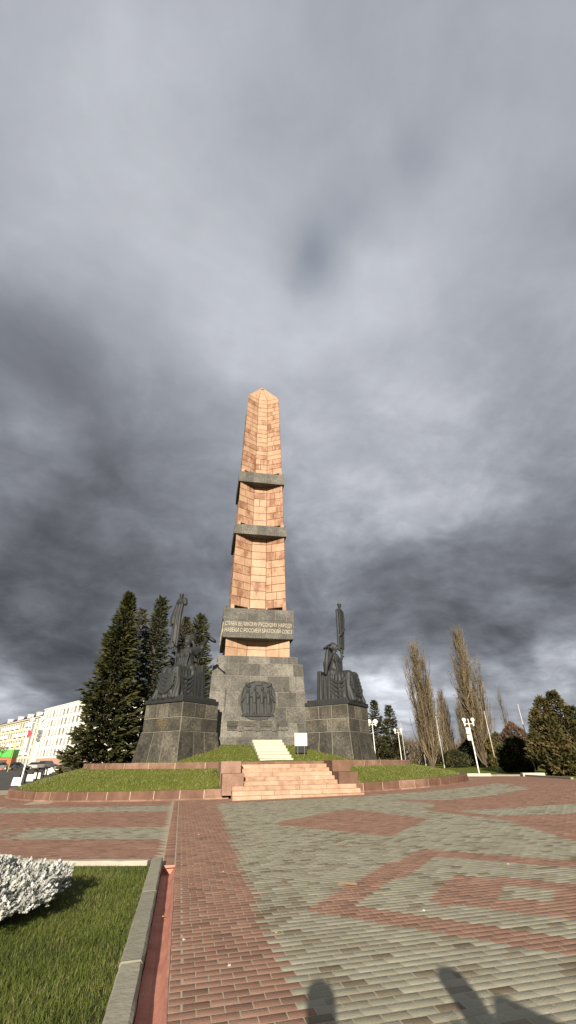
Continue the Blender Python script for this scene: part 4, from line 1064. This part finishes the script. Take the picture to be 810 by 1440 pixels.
# ------------------------------------------------------------------ flagpoles
fp = thing('flagpole', 'x', 'flagpole', (0, 0, 0), 0, 'flagpoles beyond the terrace')
mb = MB(); mb.tube([(0, 0, 0), (0, 0, 6.5)], [.062, .038], 10); mb.build('pole', ['pole'], fp, True)
mb = MB(); mb.lathe([(.05, 6.49), (.065, 6.53), (.05, 6.58), (0, 6.6)], n=10); mb.build('finial', ['pole'], fp, True)
mb = MB(); mb.lathe([(.11, 0), (.11, .03), (.075, .05), (.075, .35), (.06, .37)], n=10); mb.build('base_sleeve', ['pole'], fp, True)
spots = [((36.88, 87), 'thin flagpole nearest the right-hand pedestal, before the spruce', 1), ((37.77, 83), 'flagpole just left of the distant double globe lamp', 1), ((36.75, 75), 'flagpole just right of the distant double globe lamp', 1),
         ((44.1, 82), 'flagpole in front of the left flank of the two-topped poplar', 1), ((36.6, 62.8), 'flagpole in front of the trunk of the two-topped poplar', 1), ((46.0, 68.5), 'short flagpole seen before the dark shrub between the poplars', .62),
         ((38.2, 53.3), 'flagpole in front of the right flank of the tallest poplar', 1), ((36.3, 44.4), 'white flagpole partly hidden by the left side of the bushy conifer', 1), ((39.8, 42.2), 'flagpole whose top shows above the bushy conifer', 1.08)]
for i, ((x, y), lab, k) in enumerate(spots):
    o = fp if i == 0 else dup(fp, (0, 0, 0)); o['label'] = lab
    o.location = (x, y, gz(x, y)); o.scale = (1.0, 1.0, k)
# ------------------------------------------------------------------ lamps with two globes
def lamp(loc, H, half, label, rg=.21, pr=.06, base=True, group='double globe lamps'):
    root = thing('street_lamp', label, 'street lamp', loc, -YAW, group)
    mb = MB(); mb.tube([(0, 0, 0), (0, 0, .9), (0, 0, H+.1)], [pr*1.35, pr, pr*.7], 12); mb.lathe([(pr*2.2, 0), (pr*2.2, .04), (pr*1.4, .08)], n=12); mb.build('pole', ['white'], root, True)
    mb = MB(); mb.tube([(-half, 0, H-.35), (half, 0, H-.35)], .035, 8); mb.build('arm', ['white'], root, True)
    for s in (-1, 1):
        mb = MB(); mb.lathe([(.05, -.55), (.085, -.5), (.085, -.28), (.11, -.25), (.11, -.2), (.05, -.18)], (s*half, 0, H), 12); lh = mb.build('lamp_holder', ['white'], root, True)
        mb = MB(); mb.ball((s*half, 0, H+.0), rg, 18, 12); mb.build('globe', ['globe'], root, True)
    return root
L1 = lamp((27.9, 41.8, .21), 4.75, .44, 'white double globe lamp on the right carrying two white direction signs', .20)
for (z0, z1) in ((2.95, 3.42), (3.50, 4.06)):
    mb = MB(); mb.box((-.24, 0, (z0+z1)/2), (.36, .05, z1-z0)); s_ = bevel(mb.build('direction_sign', ['banner_white'], L1), .01)
    mb = MB()
    for k in range(3): mb.box((-.24, -.027, z0+.12+k*.15), (.26, .004, .03))
    mb.build('faint_line', ['ink'], s_)
lamp((25.15, 60, .35), 5.75, .46, 'globe lamp just behind the right edge of the right-hand pedestal', .33, group='double globe lamps'); 
lamp((34.6, 72, .45), 5.35, .50, 'distant double globe lamp among flagpoles beyond the terrace', .24)
L2 = lamp((-15.05, 52.7, -.21), 5.75, .46, 'white double globe lamp on the left with a tall vertical sign', .24, .075)
mb = MB(); mb.box((-.42, 0, 4.15), (.64, .06, 2.75)); sg = bevel(mb.build('sign_panel', ['banner_white'], L2), .015)
mb = MB(); mb.box((-.25, -.033, 4.15), (.25, .006, 2.7)); mb.build('grey_band', ['banner_grey'], sg)
text('lettering', 'ЛЮБИМ', .36, (-.53, -.036, 3.52), (math.pi/2, -math.pi/2, 0), 'black', sg, .003, 1.25)
text('lettering', 'УФУ', .36, (-.53, -.036, 5.05), (math.pi/2, -math.pi/2, 0), 'black', sg, .003, .62)
mb = MB(); hp = []
for i in range(28):
    a = 2*math.pi*i/28; hx = .021*16*math.sin(a)**3; hz = .021*(13*math.cos(a)-5*math.cos(2*a)-2*math.cos(3*a)-math.cos(4*a))
    hp.append((hx*math.cos(R(90))-hz*math.sin(R(90))*1.0-.42, 4.47+hx*1.0))
mb.add([(x, -.045, z) for x, z in hp]+[(x, -.031, z) for x, z in hp], [tuple(range(28)), tuple(range(28, 56))[::-1]]+[(i, (i+1) % 28, 28+(i+1) % 28, 28+i) for i in range(28)]); mb.build('heart', ['red'], sg)
# low white plinths at the far kerb and the kerb itself
kerb('concrete_kerb', [(28.6, 31.2), (30.1, 38.6), (26.2, 41.0), (23.6, 44.6)], .22, .13, 'concrete', 'grey kerb between the red paving and the lawn on the right', 2.5)
def slab(p, q, w, hgt, label):
    mb = MB(); p = Vector(p); q = Vector(q); d = (q-p).normalized(); n = Vector((-d.y, d.x))
    vs = [(e.x+n.x*s, e.y+n.y*s, gz(e.x, e.y)+z) for z in (-.05, hgt) for e, s in ((p, 0), (q, 0), (q, w), (p, w))]
    mb.hexa(vs, .8); o = mb.build('white_slab', ['pale_concrete']); bevel(o, .02); tag(o, label, 'slab', 'low pale slabs along the right kerb'); return o
slab((25.9, 40.7), (27.6, 39.6), .7, .22, 'low pale slab in front of the lamp with direction signs'); slab((29.6, 37.9), (31.3, 37.2), .7, .26, 'low pale slab beside the foot of the bushy conifer')

# ------------------------------------------------------------------ left street: buildings
FA = math.atan2(-.852, .524)
def windows(root, xs, zs, w, hgt, y=-.02, group=None, sill=True, glass='glass'):
    proto = None
    for z in zs:
        for x in xs:
            if proto is None:
                fr = MB()
                for (a, b, c, d) in ((-w/2, 0, w/2, .07), (-w/2, hgt-.07, w/2, hgt), (-w/2, .07, -w/2+.07, hgt-.07), (w/2-.07, .07, w/2, hgt-.07), (-.03, .07, .03, hgt-.07)):
                    fr.box(((a+c)/2, 0, (b+d)/2), (c-a, .10, d-b))
                if sill: fr.box((0, -.08, -.05), (w+.2, .22, .07))
                p = fr.build('window', ['frame'], root); g = MB(); g.box((0, .03, hgt/2), (w-.06, .02, hgt-.06)); gl = g.build('pane', [glass], p)
                proto = p; p.location = (x, y, z)
            else:
                c = proto.copy(); COL.objects.link(c); c.parent = root; c.location = (x, y, z)
                d = proto.children[0].copy(); COL.objects.link(d); d.parent = c
bA = thing('white_building', 'white flat roofed six storey building behind the leftmost spruce', 'building', (-47, 170, .5), FA)
mb = MB(); mb.box((23.5, 8, 8.4), (47, 16, 16.8), tone=.7); mb.box((23.5, 8, 16.95), (47.4, 16.4, .3), tone=.5); mb.build('wall', ['wall_white'], bA)
mb = MB(); mb.box((25.5, -.12, 1.3), (42, .3, 2.6)); mb.build('pink_base', ['wall_pink'], bA)
windows(bA, [4.2+3.05*i for i in range(14)], [3.3+2.72*k for k in range(5)], 1.5, 1.65)
bC = thing('white_annex', 'lower white building glimpsed between the spruces and the pedestal', 'building', (-22.0, 129.4, .5), FA)
mb = MB(); mb.box((13, 7, 5.2), (26, 14, 10.4), tone=.8); mb.box((13, 7, 10.5), (26.4, 14.4, .25), tone=.4); mb.build('wall', ['wall_white'], bC)
windows(bC, [2+3.2*i for i in range(8)], [1.2, 4.2, 7.2], 1.5, 1.6)
bB = thing('cream_building', 'cream apartment block with balconies, brown roof and white chimneys at the left edge', 'building', (-47, 170, .5), FA)
mb = MB(); mb.box((-32, 6.4, 7.3), (63.8, 14, 14.6), tone=.5); mb.box((-32, 6.4, 14.75), (64.6, 15, .3), tone=.9); mb.build('wall', ['wall_cream'], bB)
mb = MB(); z0, z1 = 14.92, 17.9
mb.add([(-64.6, -1.2, z0), (.2, -1.2, z0), (.2, 14.2, z0), (-64.6, 14.2, z0), (-58, 6.4, z1), (-1.2, 6.4, z1)], [(0, 1, 5, 4), (1, 2, 5), (2, 3, 4, 5), (3, 0, 4), (3, 2, 1, 0)]); rf = mb.build('roof', ['roof'], bB)
for x in (-8.0, -18.0, -30.0, -44):
    mb = MB(); mb.box((x, .9, 15.7), (1.7, 1.5, 1.9)); mb.box((x, .9, 16.7), (2.0, 1.8, .18)); mb.build('chimney', ['white'], rf)
windows(bB, [-2.2-3.1*i for i in range(19)], [1.0+2.85*k for k in range(5)], 1.7, 1.7, y=-.63)
bp = None
for k in range(1, 5):
    for i in range(9):
        if (i*3+k) % 5 == 0: continue
        if bp is None:
            mb = MB(); mb.box((0, -.62, .55), (3.1, .08, 1.05)); mb.box((0, -.3, 0), (3.1, .7, .14))
            for sx in (-1, 1): mb.box((sx*1.51, -.3, .55), (.08, .6, 1.05))
            bp = mb.build('balcony', ['white'], bB); o = bp
        else: o = bp.copy(); COL.objects.link(o); o.parent = bB
        o.location = (-5.3-6.2*i, -.62, .9+2.85*k)
mb = MB()
for k in range(3): mb.box((2.0, -.35, 8.0+k*1.15), (2.6, .6, .95))
gb = mb.build('glazed_balcony', ['tower'], bA)
# kiosk
ks = thing('kiosk', 'bright green and orange street kiosk at the left edge behind parked cars', 'kiosk', (-41.6, 121, .5), R(-8))
mb = MB(); mb.box((0, 1.5, 1.2), (7.5, 3, 2.4)); mb.build('orange_front', ['orange'], ks)
mb = MB(); mb.hexa([(-3.9, -.3, 2.4), (3.9, -.3, 2.4), (3.9, 3, 2.4), (-3.9, 3, 2.4), (-3.9, -.3, 3.55), (3.9, -.3, 4.0), (3.9, 3, 4.0), (-3.9, 3, 3.55)]); mb.build('green_fascia', ['green'], ks)
mb = MB()
for x in (-2.3, 0, 2.3): mb.box((x, -.02, 1.2), (1.7, .05, 1.5))
mb.build('shop_window', ['glass'], ks)
yp = thing('yellow_post', 'thin yellow signpost on the left street in front of the cars', 'post', (-31.6, 101, gz(-31.6, 101)))
mb = MB(); mb.tube([(0, 0, 0), (0, 0, 4.6)], .06, 8); mb.build('pole', ['yellow'], yp); mb = MB(); mb.box((.0, -.03, 4.3), (.55, .04, .5)); mb.build('plate', ['yellow'], yp)
tw = thing('tower_block', 'far blue grey tower block between the poplar and the conifer', 'building', (224, 388, 0), R(-30))
mb = MB(); mb.box((0, 0, 19), (15, 15, 38), tone=.4); mb.box((-2, 0, 40), (6, 9, 4), tone=.6); mb.build('wall', ['tower'], tw)
mb = MB(); mb.box((7.6, 0, 19), (.6, 9, 37)); mb.build('red_bay', ['wall_pink'], tw)
windows(tw, [-5.5, -1.8, 1.8, 5.5], [2+3.0*i for i in range(12)], 2.2, 1.8, y=-7.55, sill=False)

# ------------------------------------------------------------------ parked cars
def car(loc, rz, paint, label, kind='saloon', k=1.0):
    root = thing('parked_car', label, 'car', loc, rz, 'cars parked on the left street')
    L, W = 4.3, 1.74
    if kind == 'saloon': roof = [(-1.55, .92), (-1.0, 1.40), (.35, 1.43), (1.05, .95)]; body = [(-2.15, .42), (-2.12, .86), (-1.55, .94), (1.05, .95), (1.95, .80), (2.15, .62), (2.12, .34), (-2.1, .32)]
    else: roof = [(-2.02, 1.0), (-1.85, 1.60), (.30, 1.66), (1.0, 1.05)]; body = [(-2.12, .48), (-2.10, 1.0), (-2.02, 1.04), (1.0, 1.06), (1.95, .96), (2.15, .74), (2.12, .38), (-2.1, .36)]
    def prism(mb, prof, w0, w1, zmid=None):
        n = len(prof); vs = []
        for s in (-1, 1):
            for (x, z) in prof: vs.append((x, s*(w1 if z > 1.2 else w0)/2, z))
        mb.add(vs, [tuple(range(n)), tuple(range(n, 2*n))[::-1]]+[(i, n+i, n+(i+1) % n, (i+1) % n) for i in range(n)])
    def fin(mb, name, mat, bv):
        o = mb.build(name, [mat], root); bm = bmesh.new(); bm.from_mesh(o.data); bmesh.ops.recalc_face_normals(bm, faces=bm.faces); bm.to_mesh(o.data); bm.free()
        return bevel(o, bv, 3)
    mb = MB(); prism(mb, body, W, W); fin(mb, 'body', paint, .07)
    mb = MB(); prism(mb, roof, W-.1, W-.42); fin(mb, 'cabin_glass', 'car_glass', .05)
    mb = MB(); mb.box(((roof[1][0]+roof[2][0])/2, 0, roof[1][1]+.02), (roof[2][0]-roof[1][0]+.1, W-.44, .06)); 
    fin(mb, 'roof_panel', paint, .02)
    for x in (-1.32, 1.35):
        for s in (-1, 1):
            mb = MB(); mb.tube([(x, s*(W/2-.2), .32), (x, s*(W/2+.01), .32)], .32, 18); w = mb.build('wheel', ['tyre'], root)
            mb = MB(); mb.tube([(x, s*(W/2-.0), .32), (x, s*(W/2+.025), .32)], .20, 12); mb.build('rim', ['frame'], w)
    for s in (-1, 1):
        mb = MB(); mb.box((2.07, s*.62, .68), (.14, .36, .13)); mb.build('headlight', ['lamp_clear'], root); mb = MB(); mb.box((-2.1, s*.66, .78), (.1, .26, .2)); mb.build('tail_light', ['lamp_red'], root)
        mb = MB(); mb.box((.80, s*(W/2+.08), 1.0), (.12, .18, .13)); mb.build('mirror', [paint], root)
    return root
for x, y, rz, p, lab, kd in ((-34.0, 114.5, 8, 'car_dark', 'black saloon car side on behind the yellow signpost', 'saloon'), (-38.0, 115.5, 190, 'car_grey', 'grey car at the left frame edge below the kiosk', 'saloon'), (-30.9, 116, 30, 'car_white', 'white car parked behind the lamp with the tall sign', 'saloon'),
                          (-28.7, 116.5, 62, 'car_grey', 'grey boxy car right of the white car', 'suv'), (-24.6, 118, 20, 'car_dark', 'dark car half hidden by the broad leftmost spruce', 'saloon'), (-42, 117.5, 8, 'car_dark', 'dark car beyond the left frame edge beside the grey one', 'suv')):
    car((x, y, gz(x, y)), R(rz), p, lab, kd)
# barrier blocks and hoops
for i, (x, y) in enumerate(((-15.79, 53.96), (-17.38, 63.84), (-18.36, 70.45), (-20.61, 83.86), (-21.62, 89.78), (-22.65, 96.04), (-23.53, 102.3))):
    mb = MB(); mb.box((0, 0, .33), (.86, .5, .7), taper=.88); o = mb.build('barrier_block', ['white']); bevel(o, .05, 2)
    o.location = (x, y, gz(x, y)); o.rotation_euler.z = R(18)
    tag(o, ('nearest white concrete block, just left of the sign lamp', 'second white concrete block, right of the sign lamp', 'third white concrete block along the road edge', 'fourth white concrete block along the road edge, before a row of small ones', 'fifth white concrete block along the road edge', 'sixth white concrete block along the road edge', 'farthest white concrete block along the road edge, near the spruce')[i], 'block', 'white blocks along the road edge')
for i, (x, y) in enumerate(((-16.65, 58.6), (-17.75, 67.0), (-19.0, 75.0), (-19.8, 79.5))):
    mb = MB(); pts = [(-.35, 0, -.1), (-.35, 0, .75)]+[(-.35*math.cos(a*math.pi/8), 0, .75+.35*math.sin(a*math.pi/8)) for a in range(1, 8)]+[(.35, 0, .75), (.35, 0, -.1)]
    mb.tube(pts, .09, 8); o = mb.build('hoop_barrier', ['black'], smooth=True); o.location = (x, y, gz(x, y)); o.rotation_euler.z = R(50)
    tag(o, ('black metal hoop between the first and second white block', 'black metal hoop between the second and third white block', 'black metal hoop just past the third white block', 'black metal hoop just before the fourth white block')[i], 'hoop', 'black hoops along the road edge')

# ------------------------------------------------------------------ litter on the paving
mb = MB(); mb.tube([(2.47, 7.79, gz(2.47, 7.79)+.016), (2.58, 7.73, gz(2.6, 7.73)+.024), (2.72, 7.66, gz(2.7, 7.66)+.016)], [.017, .02, .013], 7); tag(mb.build('stick', ['wood']), 'short dry stick lying on the grey pavers', 'stick')
for i, (x, y, m_) in enumerate(((.65, 13.9, 'litter'), (4.4, 22.9, 'litter'), (3.05, 6.28, 'litter'), (-.02, 7.35, 'leaf_dry'), (.22, 6.2, 'litter'), (.62, 5.4, 'litter'), (5.6, 8.1, 'litter'), (1.2, 6.1, 'leaf_dry'), (.9, 9.3, 'leaf_dry'), (-4.2, 20.3, 'litter'), (7.9, 19.8, 'litter'), (2.0, 12.2, 'leaf_dry'), (.35, 8.6, 'leaf_dry'))):
    mb = MB(); r = rnd.uniform(.011, .02); n = 7; z = gz(x, y)+(.004 if x > .1 or x < -.2 else -.055)
    vs = [(x+r*rnd.uniform(.5, 1.2)*math.cos(2*math.pi*k/n), y+r*rnd.uniform(.5, 1.2)*math.sin(2*math.pi*k/n), z+rnd.uniform(.003, .011)) for k in range(n)]
    mb.add(vs+[(v[0], v[1], z) for v in vs], [tuple(range(n))]+[(k, n+k, n+(k+1) % n, (k+1) % n) for k in range(n)])
    o = mb.build('litter_scrap' if m_ == 'litter' else 'dry_leaf', [m_]); tag(o, 'small pale scrap lying on the paving' if m_ == 'litter' else 'small dry ochre leaf lying on the ground', 'litter' if m_ == 'litter' else 'leaf', 'scraps of litter on the paving' if m_ == 'litter' else 'dry leaves on the paving')

# ------------------------------------------------------------------ the two people behind the camera whose shadows fall into view
def person(loc, rz, H, label, handR, handL, elbR, elbL, coat, hat=False, puff=1.0):
    root = thing('person', label, 'person', loc, rz, None); k = H/1.72
    b = MB(); C = lambda p, q, r1, r2=None: b.cap(Vector(p)*k, Vector(q)*k, r1*k, (r1 if r2 is None else r2)*k)
    for s in (-1, 1):
        C((s*.09, 0, .88), (s*.10, -.01, .48), .085, .06); C((s*.10, -.01, .48), (s*.10, .02, .08), .058, .038); C((s*.10, .03, .035), (s*.11, -.14, .03), .036, .03)
    C((0, 0, .92), (0, 0, 1.12), .125, .115); C((0, 0, 1.12), (0, 0, 1.32), .125, .12); C((-.13, .01, 1.39), (.13, .01, 1.39), .065); C((0, .0, 1.42), (0, -.01, 1.52), .05)
    b.ball((0, -.015*k, 1.61*k), (.075*k, .093*k, .112*k)); C((0, -.105, 1.61), (0, -.118, 1.585), .011, .015); C((-.025, -.098, 1.555), (.025, -.098, 1.555), .009)
    for s in (-1, 1): C((s*.03, -.094, 1.63), (s*.034, -.095, 1.63), .011); C((s*.076, .0, 1.60), (s*.078, .0, 1.63), .014)
    for s, hd, el in ((-1, handR, elbR), (1, handL, elbL)):
        C((s*.17, .01, 1.38), el, .052, .042); C(el, hd, .040, .028)
        h_ = Vector(hd); d = (h_-Vector(el)).normalized(); sd = d.cross(Vector((1, 0, .2))).normalized()
        C(h_, h_+d*.07, .032, .036)
        for f in range(4):
            o = sd*(.026*(f-1.5)); l = (.06, .072, .068, .052)[f]; p = h_+d*.085+o; q = p+d*l*.5+Vector((-s*.012, 0, 0)); C(p, q, .0095, .009); C(q, q+d*l*.3+Vector((-s*.03, 0, 0)), .009, .008)
        C(h_+d*.02, h_+d*.06-sd*.05, .011, .009)
    remesh(b, 'body', .016*k, ['skin'], root, 1)
    c = MB(); C2 = lambda p, q, r1, r2=None: c.cap(Vector(p)*k, Vector(q)*k, r1*k, (r1 if r2 is None else r2)*k)
    C2((0, 0, .86), (0, 0, 1.12), .155, .15); C2((0, 0, 1.12), (0, 0, 1.34), .15, .14); C2((-.14, .01, 1.38), (.14, .01, 1.38), .08)
    for s, hd, el in ((-1, handR, elbR), (1, handL, elbL)): C2((s*.17, .01, 1.38), el, .068*puff, .058*puff); C2(el, Vector(el).lerp(Vector(hd), .9), .055*puff, .042*puff)
    remesh(c, 'jacket', .02*k, [coat], root, 2)
    t = MB()
    for s in (-1, 1): t.cap(Vector((s*.09, 0, .88))*k, Vector((s*.10, -.01, .48))*k, .105*k, .08*k); t.cap(Vector((s*.10, -.01, .48))*k, Vector((s*.10, .02, .10))*k, .078*k, .06*k)
    remesh(t, 'trousers', .02*k, ['cloth_dark'], root, 2)
    hr = MB(); hr.ball((0, .012*k, 1.64*k), (.088*k, .10*k, .108*k)); hr.ball((0, .05*k, 1.56*k), (.075*k, .055*k, .09*k)); remesh(hr, 'hair', .015*k, ['hair'], root, 1)
    if hat:
        ht = MB(); ht.ball((0, .01*k, 1.66*k), (.115*k, .125*k, .10*k)); ht.cap((0, .05*k, 1.44*k), (0, .04*k, 1.62*k), .105*k, .115*k); remesh(ht, 'hood', .018*k, [coat], root, 2)
    return root
cx_, cy_ = c2w((0, -.45, 0)).x, c2w((0, -.45, 0)).y
person((cx_, cy_, -.005), math.pi-YAW, 1.77, 'photographer in a dark jacket holding up a phone behind the camera', (-.045, -.30, 1.42), (.045, -.30, 1.42), (-.20, -.16, 1.22), (.20, -.16, 1.22), 'cloth_dark', hat=True)
ph = MB(); ph.box((0, 0, 0), (.075, .010, .15)); o = ph.build('phone', ['black']); bevel(o, .004); tag(o, 'black phone held upright by the photographer', 'phone'); q = c2w((0, -.06, 0)); o.location = (q.x, q.y, 1.585); o.rotation_euler.z = -YAW
person((1.06, -.38, .0), math.pi, 1.74, 'companion in a blue jacket holding one arm out beside the photographer', (-.60, .03, 1.33), (.22, -.02, .78), (-.27, .02, 1.49), (.24, .03, 1.08), 'cloth_blue', hat=True, puff=1.5)

# ------------------------------------------------------------------ camera, sun, sky
cd = bpy.data.cameras.new('camera'); cam = bpy.data.objects.new('camera', cd); COL.objects.link(cam)
cd.sensor_fit = 'VERTICAL'; cd.sensor_height = 24; cd.lens = 24*FPX; cd.clip_start = .02; cd.clip_end = 20000
m = Matrix.Identity(4)
for i in range(3): m[i][0] = CI[i]; m[i][1] = CJ[i]; m[i][2] = -CF[i]
m[2][3] = EYE; cam.matrix_world = m; S.camera = cam
EL = R(18.05); HD = R(15.1)
ld = Vector((math.sin(HD)*math.cos(EL), math.cos(HD)*math.cos(EL), -math.sin(EL)))
sl = bpy.data.lights.new('sun', 'SUN'); sl.energy = 4.9; sl.angle = R(.53); sl.color = (1, .89, .73)
so = bpy.data.objects.new('sun', sl); COL.objects.link(so); so.rotation_euler = ld.to_track_quat('-Z', 'Y').to_euler(); so.location = (-10, -30, 30)
w = bpy.data.worlds.new('World'); S.world = w; w.use_nodes = True; nt = w.node_tree; nt.nodes.clear(); LK = nt.links.new
out = nd(nt, 'ShaderNodeOutputWorld'); bg = nd(nt, 'ShaderNodeBackground'); LK(bg.outputs[0], out.inputs[0])
sky = nd(nt, 'ShaderNodeTexSky', sky_type='NISHITA'); sky.sun_disc = False; sky.sun_elevation = EL; sky.sun_rotation = math.pi+HD; sky.altitude = 150; sky.air_density = 1.2; sky.dust_density = 2
tc = nd(nt, 'ShaderNodeTexCoord'); DIR = tc.outputs['Generated']
def mt(op, a, b=0.0, c=None, clamp=False):
    k = nd(nt, 'ShaderNodeMath', operation=op, use_clamp=clamp)
    for i, v in enumerate((a, b, c)):
        if v is None: continue
        if isinstance(v, (int, float)): k.inputs[i].default_value = v
        else: LK(v, k.inputs[i])
    return k.outputs[0]
def vm(op, a, b=None, scale=None):
    k = nd(nt, 'ShaderNodeVectorMath', operation=op)
    for i, v in enumerate((a, b)):
        if v is None: continue
        if isinstance(v, (tuple, list, Vector)): k.inputs[i].default_value = tuple(v)
        else: LK(v, k.inputs[i])
    if scale is not None:
        if isinstance(scale, (int, float)): k.inputs['Scale'].default_value = scale
        else: LK(scale, k.inputs['Scale'])
    return k.outputs['Value'] if op == 'DOT_PRODUCT' else k.outputs['Vector']
def noise(vec, scale, detail=5, rough=.55, col=False, dist=0.0):
    k = nd(nt, 'ShaderNodeTexNoise'); k.inputs['Scale'].default_value = scale; k.inputs['Detail'].default_value = detail; k.inputs['Roughness'].default_value = rough; k.inputs['Distortion'].default_value = dist
    LK(vec, k.inputs['Vector']); return k.outputs['Color' if col else 'Fac']
sep = nd(nt, 'ShaderNodeSeparateXYZ'); LK(DIR, sep.inputs[0]); dz = sep.outputs['Z']
# cloud layer seen in perspective: stretch the direction over a flat deck
inv = mt('DIVIDE', 1.0, mt('ADD', mt('MAXIMUM', dz, 0.0), 0.16))
deck = vm('SCALE', DIR, scale=inv)
warp = vm('SCALE', vm('SUBTRACT', noise(DIR, 2.6, 4, .55, True), (.5, .5, .5)), scale=.20)
wdir = vm('NORMALIZE', vm('ADD', DIR, warp))
def blob(x, y, k, amp, d=None):
    dp = vm('DOT_PRODUCT', d or wdir, sky_dir(x, y))
    return mt('MULTIPLY', mt('POWER', 2.718, mt('MULTIPLY', mt('SUBTRACT', 1.0, dp), -k)), amp)
def total(items):
    a = items[0]
    for b in items[1:]: a = mt('ADD', a, b)
    return a
BLOBS = [(30, 710, 25, -.45), (180, 655, 60, -.42), (90, 830, 45, -.50), (220, 830, 70, -.30), (110, 515, 160, -.35), (5, 500, 180, -.25), (300, 720, 60, -.15), (150, 910, 90, -.15),
         (40, 585, 300, .45), (175, 570, 260, .22), (235, 735, 250, .15), (330, 560, 60, .10),
         (660, 870, 80, -.55), (560, 850, 110, -.24), (775, 840, 70, -.28), (480, 800, 80, -.12), (620, 640, 30, .08), (800, 640, 40, -.06),
         (790, 940, 250, .75), (590, 945, 260, .48), (690, 990, 200, .52), (520, 965, 220, .32), (30, 975, 300, .40), (100, 1000, 250, .15), (300, 880, 200, .12),
         (260, 90, 40, .20), (490, 70, 80, .10), (560, 340, 80, .20), (340, 440, 90, .18), (90, 280, 40, .14), (470, 430, 80, .14), (400, 170, 60, -.12), (460, 40, 120, -.10), (720, 120, 20, -.06), (650, 520, 40, .08)]
GAPS = [(432, 350, 420, .48), (500, 280, 500, .24), (585, 200, 900, .24)]

base = nd(nt, 'ShaderNodeValToRGB'); LK(mt('ADD', dz, 0.0, None, True), base.inputs['Fac'])
els = base.color_ramp.elements
for p, v in ((0.0, .138), (.10, .134), (.25, .138), (.40, .168), (.58, .212), (.78, .238), (1.0, .245)):
    e = els.new(p) if p not in (0.0, 1.0) else els[0 if p == 0 else -1]; e.color = (v, v, v, 1)
back = mt('MULTIPLY', mt('POWER', 2.718, mt('MULTIPLY', mt('SUBTRACT', 1.0, vm('DOT_PRODUCT', DIR, (-CF.x, -CF.y, .1))), -2.2)), -.75)   # dimming added to the unseen sky behind the camera, cuts fill, deepens shadows
shape = total([blob(*b) for b in BLOBS]+[back])
low = mt('SUBTRACT', 1.0, mt('SMOOTH_MIN', mt('MULTIPLY', dz, 1.25), 1.0, .1))          # 1 at the horizon, 0 overhead
n1 = mt('MULTIPLY', mt('SUBTRACT', noise(deck, 1.15, 6, .56, dist=.5), .5), mt('ADD', mt('MULTIPLY', low, 1.6), .5))
lump = vm('MULTIPLY', wdir, (1.0, 1.0, 1.75))
n2 = mt('ADD', mt('MULTIPLY', mt('SUBTRACT', noise(deck, 3.2, 7, .60, dist=.5), .5), mt('ADD', mt('MULTIPLY', low, .9), .35)), mt('MULTIPLY', mt('SUBTRACT', noise(lump, 5.5, 8, .58), .5), mt('ADD', mt('MULTIPLY', low, 2.2), .3)))
puff = mt('ADD', mt('MULTIPLY', mt('SUBTRACT', noise(lump, 3.1, 8, .56, dist=.1), .48), 4.5), .5, None, True)
n3 = mt('MULTIPLY', mt('SUBTRACT', puff, .5), mt('ADD', mt('MULTIPLY', low, .95), .05))
val = mt('MULTIPLY', base.outputs['Color'], mt('POWER', 2.718, total([shape, n1, n2, n3])))
val = mt('SMOOTH_MAX', val, .030, .02)
tint = nd(nt, 'ShaderNodeValToRGB'); LK(mt('MULTIPLY', val, 3.2, None, True), tint.inputs['Fac'])
te = tint.color_ramp.elements; te[0].position = 0; te[0].color = (.90, .975, 1.15, 1); te[1].position = .9; te[1].color = (.95, .99, 1.085, 1)
cloud = vm('MULTIPLY', tint.outputs['Color'], vm('SCALE', (1, 1, 1), scale=val))
# thin places where the blue sky shows through
thin = mt('ADD', total([blob(*b) for b in GAPS]), 0.0, None, True)
mixc = nd(nt, 'ShaderNodeMix', data_type='RGBA'); LK(thin, mixc.inputs['Factor']); LK(cloud, mixc.inputs['A']); LK(vm('SCALE', sky.outputs['Color'], scale=.05), mixc.inputs['B'])
LK(mixc.outputs['Result'], bg.inputs['Color']); bg.inputs['Strength'].default_value = 1.0
S.view_settings.view_transform = 'Standard'; S.view_settings.look = 'None'; S.view_settings.gamma = 1; S.view_settings.exposure = 0.9; S.view_settings.use_curve_mapping = False
S.render.engine = 'CYCLES'; S.cycles.max_bounces = 6; S.cycles.use_denoising = True; S.cycles.transparent_max_bounces = 8
